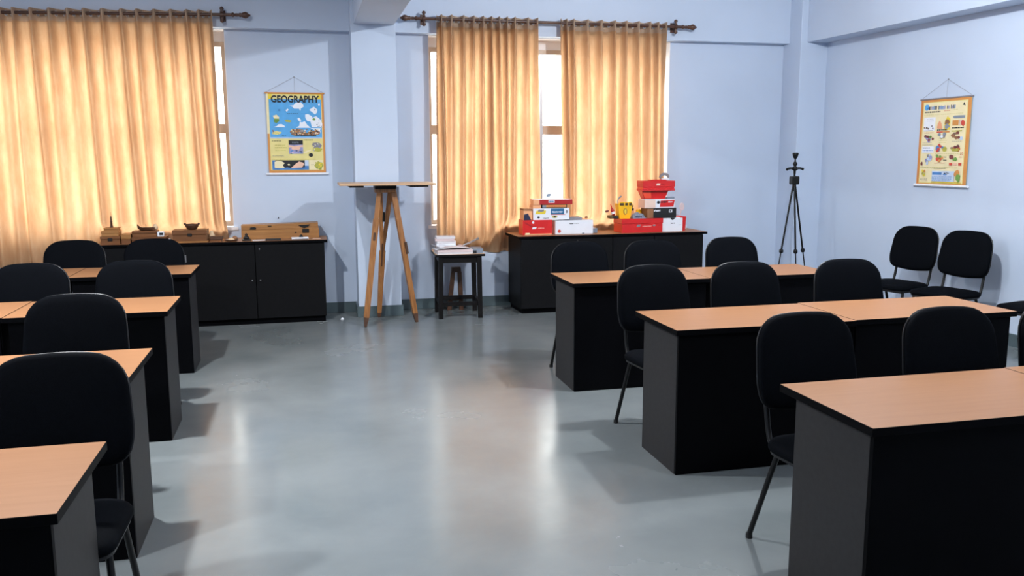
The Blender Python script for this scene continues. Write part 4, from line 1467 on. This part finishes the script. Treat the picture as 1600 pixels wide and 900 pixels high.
def mark(t, x0, x1, z0, z1, y, m, name='printed_mark', shape=None):
    mb = MB()
    if shape == 'oval':
        n = 14
        pts = [((x0 + x1) / 2 + (x1 - x0) / 2 * math.cos(2 * PI * k / n), (z0 + z1) / 2 + (z1 - z0) / 2 * math.sin(2 * PI * k / n)) for k in range(n)]
        mb.prism(pts, y - 0.0012, y, m)
    elif shape == 'slant':
        s = (z1 - z0) * 0.4
        mb.prism([(x0, z0), (x1 - s, z0), (x1, z1), (x0 + s, z1)], y - 0.0012, y, m)
    elif shape == 'glyphs':
        R = random.Random(int(x0 * 997) + int(z0 * 613))
        x = x0
        while x < x1 - 0.004:
            w = R.uniform(0.006, 0.013)
            e = min(x + w, x1)
            mb.box(x, e, y - 0.001, y, z0 + R.uniform(0, (z1 - z0) * 0.25), z1 - R.uniform(0, (z1 - z0) * 0.25), m)
            x = e + 0.003
    else:
        mb.box(x0, x1, y - 0.0012, y, z0, z1, m)
    return mb.build(name, t)


# left group
t, hw, hd = carton('red_shoe_box', 'red box with white marks at the left end of the right cabinet', 2.145, 2.455, 8.51, 8.69, ZR, ZR + 0.15, RED, 0, 0.0, ORANGERED)
mark(t, -0.06, -0.035, 0.115, 0.14, -hd, WHITE, shape='oval')
mark(t, -0.06, -0.01, 0.06, 0.08, -hd, WHITE, shape='slant')
mark(t, 0.005, 0.075, 0.066, 0.074, -hd, PINKW, shape='glyphs')
MB().prism([(-0.14, 0.135), (-0.07, 0.10), (0.0, 0.092), (-0.07, 0.085), (-0.13, 0.115)], -hd - 0.0012, -hd, REDD).build('dark_stripe', t)
mark(t, -0.135, 0.15, 0.0, 0.012, -hd, PEACH, name='lower_edge_strip')
mark(t, -0.13, -0.085, 0.003, 0.022, -hd - 0.0013, CREAM, name='price_label')
t, hw, hd = carton('white_shoe_box', 'plain white box right of the red box on the right cabinet', 2.485, 2.895, 8.51, 8.69, ZR, ZR + 0.14, WHITE, 1.5, 0.0, PINKW)
mark(t, -0.055, -0.01, 0.102, 0.112, -hd, INK, shape='glyphs')
mark(t, -0.005, 0.05, 0.104, 0.109, -hd, GREYP, shape='glyphs')
mark(t, -0.18, -0.145, 0.015, 0.05, -hd, REDP, shape='oval')
mark(t, 0.085, 0.11, 0.0, 0.012, -hd, GREYB, name='label')
gp = MB().rbox(-0.03, 0.03, -0.05, 0.05, 0, 0.05, GREYB, 0.004, 2).build('grey_packet', loc=(2.935, 8.62, ZR))
tag(gp, 'small grey packet standing at the right end of the plain white box', 'packet')
g2 = MB().rbox(-0.072, 0.072, -0.06, 0.06, 0, 0.03, GREYP, 0.004, 2, Matrix.Rotation(0.04, 4, 'Z')).build('grey_case', loc=(2.715, 8.61, ZR + 0.14))
tag(g2, 'flat grey case lying on the plain white box', 'case')
of = thing('toy_cart', 'tiny orange figure on the right end of the plain white box', 'toy', (2.835, 8.61, ZR + 0.14))
MB().rbox(-0.035, 0.03, -0.02, 0.02, 0, 0.012, PEACH, 0.003, 1).build('base', of)
MB().lathe([(0.014, 0.011), (0.018, 0.024), (0.008, 0.034), (0, 0.036)], TAN, 10, Matrix.Translation((0.018, 0, 0))).build('head', of)
# printed white box on the red one
t, hw, hd = carton('printed_white_box', 'white box with yellow and blue printing on the left red box', 2.255, 2.64, 8.52, 8.68, ZR + 0.15, ZR + 0.268, WHITE, 0, 0.0, PEACH)
mark(t, -0.17, -0.055, 0.062, 0.098, -hd, YELLOW2, name='yellow_emblem', shape='slant')
mark(t, -0.145, -0.075, 0.082, 0.108, -hd - 0.0013, GREYP, name='grey_slant', shape='slant')  # grey slanted print overlapping the yellow emblem
mark(t, -0.155, -0.06, 0.066, 0.088, -hd - 0.0026, YELLOW2, name='yellow_lettering', shape='glyphs')
mark(t, -0.005, 0.135, 0.056, 0.115, -hd, BLUEC, name='blue_label')
mark(t, 0.008, 0.12, 0.072, 0.09, -hd - 0.0013, WHITE, name='white_script', shape='glyphs')
mark(t, -0.005, 0.15, 0.05, 0.055, -hd, REDP, name='red_line')
mark(t, -0.15, -0.12, 0.018, 0.038, -hd, INK, shape='oval')
mark(t, -0.09, -0.03, 0.012, 0.024, -hd, GREYP, shape='glyphs')
mark(t, 0.005, 0.065, 0.018, 0.043, -hd, OLIVE, name='olive_emblem', shape='oval')
mark(t, 0.022, 0.05, 0.022, 0.039, -hd - 0.0013, INK, name='emblem_centre', shape='oval')
mark(t, 0.155, 0.175, 0.065, 0.10, -hd, GREYP, name='grey_emblem', shape='oval')
oc = thing('orange_carton', 'open orange carton with dark blue corner, left of the printed white box', 'box', (2.2, 8.60, ZR + 0.15))
MB().rbox(-0.045, 0.045, -0.08, 0.08, 0, 0.102, PEACH, 0.003, 1).build('body', oc)
MB().prism([(-0.047, 0.104), (0.05, 0.098), (0.05, 0.108), (-0.047, 0.118)], -0.085, 0.08, TAN).build('flap', oc)
MB().prism([(-0.043, 0.002), (0.035, 0.002), (-0.0, 0.07), (-0.04, 0.06)], -0.0825, -0.08, NAVY).build('dark_picture', oc)
z = ZR + 0.268
t, hw, hd = carton('thin_dark_box', 'thin dark and orange box between printed white box and top red box', 2.35, 2.62, 8.53, 8.67, z, z + 0.038, BLACKC)
mark(t, -0.13, 0.125, 0.010, 0.034, -hd, ORANGE, name='orange_band')
mark(t, -0.07, 0.115, 0.016, 0.028, -hd - 0.0013, REDP, name='red_lettering', shape='glyphs')
mark(t, -0.13, -0.09, 0.008, 0.032, -hd - 0.0013, GREYB, name='grey_patch')
oc2 = MB().rbox(-0.045, 0.04, -0.07, 0.07, 0, 0.038, PEACH, 0.003, 1).build('peach_carton', loc=(2.302, 8.605, z))
tag(oc2, 'short peach carton beside the thin dark box, under the top red box', 'box')
z += 0.038
t, hw, hd = carton('red_book_box', 'red box with white top, topmost of the left pile on right cabinet', 2.265, 2.675, 8.525, 8.675, z, z + 0.05, REDD, -1, 0.0, PEACH, topm=WHITE)
mark(t, -0.05, 0.015, 0.018, 0.042, -hd, WHITE, name='white_label')
mark(t, -0.045, 0.01, 0.022, 0.038, -hd - 0.0013, BLUEC, name='blue_lettering', shape='glyphs')
MB().box(-hw - 0.003, -hw + 0.06, -hd - 0.002, -hd, -0.002, 0.049, PEACH).build('peach_corner', t)
z += 0.05
fl = thing('small_flag', 'tiny pale blue flag on a stick on the topmost left-pile box', 'flag', (2.412, 8.61, z))
MB().lathe([(0.012, 0), (0.012, 0.004), (0.0, 0.008)], WHITE, 10).build('foot', fl)
MB().tube([(0, 0, 0.003), (0.012, 0, 0.05)], 0.0015, GREYB, 6).build('stick', fl)
MB().prism([(0.004, 0.022), (0.05, 0.028), (0.056, 0.06), (0.014, 0.054)], -0.001, 0.001, GREYB).build('cloth', fl)

# right group
t, hw, hd = carton('large_red_box', 'large low red lidded box in the middle of the right cabinet', 3.195, 3.655, 8.48, 8.70, ZR, ZR + 0.145, RED, 2.5, 0.35, ORANGERED)
MB().box(-hw - 0.0062, -hw - 0.0042, -hd, hd, 0.098, 0.143, ORANGERED).build('lid_side', t)
mark(t, -0.07, -0.02, 0.06, 0.085, -hd, GREYP, name='silver_emblem', shape='slant')
mark(t, 0.0, 0.10, 0.062, 0.07, -hd, PINKW, name='silver_line', shape='glyphs')
mark(t, 0.115, 0.15, 0.064, 0.082, -hd, GREYP, name='silver_badge', shape='oval')
mark(t, 0.18, 0.215, 0.07, 0.078, -hd, REDD, name='dark_mark')
t, hw, hd = carton('small_white_box', 'small white box under the black box on the right cabinet', 3.665, 3.895, 8.51, 8.68, ZR, ZR + 0.142, WHITE)
mark(t, -0.02, 0.025, 0.082, 0.093, -hd, INK, shape='glyphs')
mark(t, 0.07, 0.10, 0.066, 0.072, -hd, GREYP, shape='glyphs')
MB().prism([(0.0, 0.142), (-0.025, 0.142), (-0.016, 0.128), (0.0, 0.121), (0.016, 0.128), (0.025, 0.142)], -hd - 0.0012, -hd, INK).build('thumb_notch', t)
rb = MB().prism([(-0.035, 0.0), (0.028, 0.0), (0.037, 0.15), (-0.037, 0.15)], -0.09, 0.09, RED).build('red_bin', loc=(3.935, 8.68, ZR))
tag(rb, 'narrow red tapered box behind the small white box', 'box')
wb2 = MB().lathe([(0.0, 0.0), (0.02, 0.004), (0.032, 0.02), (0.028, 0.042), (0.012, 0.055), (0.0, 0.057)], WHITE, 14).build('white_egg', loc=(4.01, 8.72, ZR))
tag(wb2, 'white egg-like ball at the right end of the right cabinet', 'ball')
ZQ = ZR + 0.145
yb = thing('yellow_bucket', 'yellow tapered card tub with an emblem on the large red box', 'tub', (3.262, 8.60, ZQ))
hgt = 0.155
vs = []
for zz, a in ((0, 0.06), (hgt, 0.08)):
    vs += [(-a, -a * 0.7, zz), (a, -a * 0.7, zz), (a, a * 0.7, zz), (-a, a * 0.7, zz)]
MB().add(vs, [[3, 2, 1, 0], [0, 1, 5, 4], [1, 2, 6, 5], [2, 3, 7, 6], [3, 0, 4, 7], [4, 5, 6, 7]], YELLOW).build('body', yb)
yk = lambda zz: -(0.06 + 0.02 * zz / hgt) * 0.7
MB().prism([(-0.078, 0.150), (0.075, 0.150), (0.065, 0.175), (0.02, 0.168), (-0.03, 0.176), (-0.07, 0.170)], yk(0.155) - 0.002, yk(0.155) + 0.002, YELLOW).build('front_flap', yb)
mk = MB()
for k in range(9):
    if k in (3, 6):
        continue
    mk.box(-0.062 + k * 0.0145, -0.0505 + k * 0.0145, yk(0.155) - 0.006, yk(0.155) - 0.002, 0.138, 0.163, INK)
mk.build('dark_lettering', yb)
n = 16
ov = [(0.013 * math.cos(2 * PI * k / n), 0.075 + 0.026 * math.sin(2 * PI * k / n)) for k in range(n)]
ov2 = [(0.020 * math.cos(2 * PI * k / n), 0.075 + 0.034 * math.sin(2 * PI * k / n)) for k in range(n)]
tag(MB().prism(ov2, -0.0540, -0.042, TAN).prism(ov, -0.0555, -0.0535, YELLOW2).build('emblem', yb), 'oval emblem')
spn = MB().tube([(-0.055, 0, 0.12), (-0.07, 0.005, 0.18), (-0.05, 0.008, 0.215), (-0.025, 0.01, 0.232)], 0.006, GREYB, 8,
                radii=[0.004, 0.005, 0.007, 0.009])
so_ = spn.build('bent_handle', yb)
tag(so_, 'pale bent handle rising from the tub')
bt = thing('red_bottle', 'small leaning red bottle left of the yellow tub', 'bottle', (3.155, 8.60, ZQ + 0.03), 0)
tfb = Matrix.Rotation(-math.radians(18), 4, 'Y')
MB().lathe([(0.0, 0), (0.017, 0.002), (0.019, 0.06), (0.012, 0.075), (0.006, 0.085)], REDD, 12, tfb).build('body', bt)
MB().lathe([(0.006, 0.085), (0.0055, 0.12), (0.007, 0.122), (0.0, 0.128)], ORANGERED, 10, tfb).build('neck', bt)
MB().lathe([(0.0194, 0.02), (0.0196, 0.045)], WHITE, 12, tfb).build('label_band', bt)
cm = thing('mottled_carton', 'low mottled olive carton at the left end of the large red box', 'box', (3.125, 8.62, ZQ))
cm.location = (3.165, 8.62, ZQ)
MB().rbox(-0.06, 0.028, -0.05, 0.05, 0, 0.03, CAMO, 0.002, 1).build('body', cm)
MB().box(-0.028, 0.026, -0.0515, -0.05, 0.004, 0.026, INK).build('dark_print', cm)
bf = thing('brown_bird_toy', 'tiny brown bird toy on a wire at the left end of the large red box', 'toy', (3.08, 8.60, ZQ))
bf.location = (3.09, 8.60, ZQ + 0.03)
bf.location = (3.125, 8.62, ZQ + 0.03)
MB().tube([(0, 0, 0), (-0.035, 0, 0.04)], 0.0012, GREYP, 5).build('wire', bf)
MB().lathe([(0, -0.025), (0.010, -0.015), (0.012, 0.0), (0.007, 0.018), (0, 0.026)], MAROON, 10,
           Matrix.Translation((-0.04, 0, 0.046)) @ Matrix.Rotation(PI / 2 - 0.25, 4, 'Y')).build('bird', bf)
pk = thing('grey_pack', 'crumpled grey-blue soft pack lying on the large red box', 'packet', (3.415, 8.585, ZQ))
R_ = random.Random(3)
pv, pf = [], []
for i in range(9):
    for j in range(5):
        u, v = i / 8, j / 4
        e = (math.sin(PI * u) ** 0.5) * (math.sin(PI * v) ** 0.5) if 0 < u < 1 and 0 < v < 1 else 0.0
        pv.append((-0.075 + 0.15 * u, -0.06 + 0.12 * v, 0.006 + e * (0.05 + R_.uniform(-0.012, 0.012))))
for i in range(8):
    for j in range(4):
        pf.append([i * 5 + j, (i + 1) * 5 + j, (i + 1) * 5 + j + 1, i * 5 + j + 1])
pb = [(x, y, 0.0) for x, y, _ in pv]
pm = MB()
o_ = len(pv)
edge = [j for j in range(5)] + [i * 5 + 4 for i in range(1, 9)] + [40 + j for j in range(3, -1, -1)] + [i * 5 for i in range(7, 0, -1)]
pm.add(pv + pb, pf + [[a + o_ for a in f[::-1]] for f in pf] + [[edge[k], edge[(k + 1) % len(edge)], edge[(k + 1) % len(edge)] + o_, edge[k] + o_] for k in range(len(edge))], GREYB)
pm.build('pouch', pk)
mark(pk, -0.05, 0.03, 0.008, 0.024, -0.058, NAVY, name='dark_print', shape='glyphs')
yt = MB().rbox(-0.005, 0.055, -0.012, 0.012, 0, 0.055, YELLOW, 0.003, 1).build('yellow_packet', loc=(3.435, 8.672, ZQ))
tag(yt, 'yellow packet behind the grey-blue soft pack', 'packet')
yt.scale = (1, 1, 1.55)
sbt = thing('ink_bottle', 'little dark bottle with blue top standing behind the grey-blue soft pack', 'bottle', (3.385, 8.675, ZQ))
MB().rbox(-0.03, 0.02, -0.018, 0.018, 0, 0.075, PEACH, 0.002, 1).build('carton_base', sbt)
MB().rbox(-0.027, 0.017, -0.016, 0.016, 0.075, 0.10, INK, 0.004, 2).build('body', sbt)
MB().lathe([(0.011, 0.10), (0.014, 0.115), (0.018, 0.122), (0.018, 0.132), (0.0, 0.136)], NAVY, 12, Matrix.Translation((-0.004, 0, 0))).build('cap', sbt)
# tower of boxes
z = ZR + 0.1455
t, hw, hd = carton('black_box', 'black box with white print in the tallest pile on right cabinet', 3.475, 3.80, 8.51, 8.69, z, z + 0.105, BLACKC, 0, 0.0, TAN)
t.location.x += 0.02
MB().box(-hw - 0.001, -hw + 0.065, -hd - 0.0015, -hd, 0.002, 0.100, TAN).build('tan_corner', t)
mark(t, -0.09, -0.02, 0.068, 0.09, -hd, WHITE, name='white_lettering', shape='glyphs')
mark(t, 0.078, 0.115, 0.058, 0.088, -hd, WHITE, name='white_badge')
mark(t, 0.086, 0.107, 0.066, 0.08, -hd - 0.0013, INK, name='badge_centre')
z += 0.105
t, hw, hd = carton('pinkish_white_box', 'pinkish white box above the black box in the tallest pile', 3.462, 3.80, 8.515, 8.69, z, z + 0.092, WHITE, 1, 0.0, PINKW)
MB().box(-hw, -hw + 0.12, -hd - 0.0015, -hd, 0.003, 0.089, PINKW).build('pink_print', t)
MB().prism([(0.0, 0.012), (0.155, 0.014), (0.168, 0.082), (0.01, 0.078)], -hd - 0.004, -hd, RED).build('red_sleeve', t)
mark(t, 0.005, 0.085, 0.052, 0.074, -hd - 0.0042, INK, name='dark_lettering', shape='glyphs')
mark(t, 0.095, 0.14, 0.056, 0.07, -hd - 0.0042, WHITE, name='white_lettering', shape='glyphs')
mark(t, -0.035, 0.0, 0.045, 0.075, -hd - 0.0042, INK, name='dark_badge', shape='oval')
z += 0.092
gt = MB().rbox(-0.05, 0.035, -0.03, 0.022, 0, 0.022, GREYB, 0.004, 2).build('grey_tray', loc=(3.738, 8.545, z))
gt.location = (3.765, 8.548, z)
tag(gt, 'flat grey tray on the pinkish white box, below the red boxes', 'tray')
rt = thing('red_tub', 'orange-red tapered tub near the top of the tallest pile', 'tub', (3.615, 8.635, z + 0.0))
rt.location = (3.60, 8.60, z)
vs = []
for zz, a, b in ((0, 0.115, 0.07), (0.088, 0.15, 0.085)):
    vs += [(-a, -b * 0.4 if False else -0.02 - (b - 0.07), zz), (a, -0.02 - (b - 0.07), zz), (a, b, zz), (-a, b, zz)]
MB().add(vs, [[3, 2, 1, 0], [0, 1, 5, 4], [1, 2, 6, 5], [2, 3, 7, 6], [3, 0, 4, 7], [4, 5, 6, 7]], RED).build('body', rt)
MB().prism([(-0.118, 0.01), (-0.045, 0.01), (-0.05, 0.082), (-0.145, 0.082)], -0.0385, -0.0355, ORANGERED).build('front_patch', rt)
z2 = z + 0.088
t, hw, hd = carton('red_lidded_box', 'red lidded box, topmost big box of the tallest pile', 3.45, 3.80, 8.53, 8.69, z2, z2 + 0.105, RED, 0, 0.62, ORANGERED, lip=0.006)
MB().rbox(-hw - 0.012, hw + 0.004, -hd - 0.012, hd, -0.0, 0.022, RED, 0.003, 1).build('lower_rim', t)
mark(t, -0.035, 0.015, 0.056, 0.078, -hd - 0.006, PINKW, name='pale_emblem', shape='slant')
mark(t, 0.02, 0.06, 0.06, 0.07, -hd - 0.006, REDD, name='dark_lettering', shape='glyphs')
z3 = z2 + 0.105
rl = MB().rbox(-0.085, 0.085, -0.05, 0.06, 0, 0.010, RED, 0.002, 1).build('red_card_tray', loc=(3.64, 8.61, z3))
tag(rl, 'thin red tray lying on the topmost red lidded box', 'tray')
ar = thing('grey_headband', 'grey arched band standing on the very top of the tallest pile', 'band', (3.715, 8.605, z3 + 0.010))
n = 12
A1, A2 = [], []
for k in range(n + 1):
    a = math.radians(20 + 150 * k / n)
    A1.append((0.058 * math.cos(a), 0.012 + 0.06 * math.sin(a)))
    A2.append((0.046 * math.cos(a), 0.008 + 0.035 * math.sin(a)))
MB().prism(A1 + A2[::-1], -0.015, 0.015, GREYP).build('arch', ar)
MB().rbox(-0.03, 0.05, -0.016, 0.016, 0, 0.014, WHITE, 0.003, 1).build('white_foot', ar)
MB().tube([(0.05, 0, 0.012), (0.053, 0, 0.034)], 0.004, GREYP, 6).build('post', ar)
MB().tube([(-0.042, 0, 0.0), (-0.046, 0, 0.026)], 0.004, GREYP, 6).build('post', ar)
fg = thing('paddle_toy', 'small pale pink round paddle standing right of the black box', 'paddle', (3.945, 8.69, ZR + 0.15))
n = 16
MB().prism([(0.02 + 0.026 * math.cos(2 * PI * k / n), 0.10 + 0.042 * math.sin(2 * PI * k / n)) for k in range(n)], -0.004, 0.004, PAPERP).build('disc', fg)
MB().tube([(0.0, 0, 0.0), (0.012, 0, 0.062)], 0.004, PAPERP, 6).build('handle', fg)
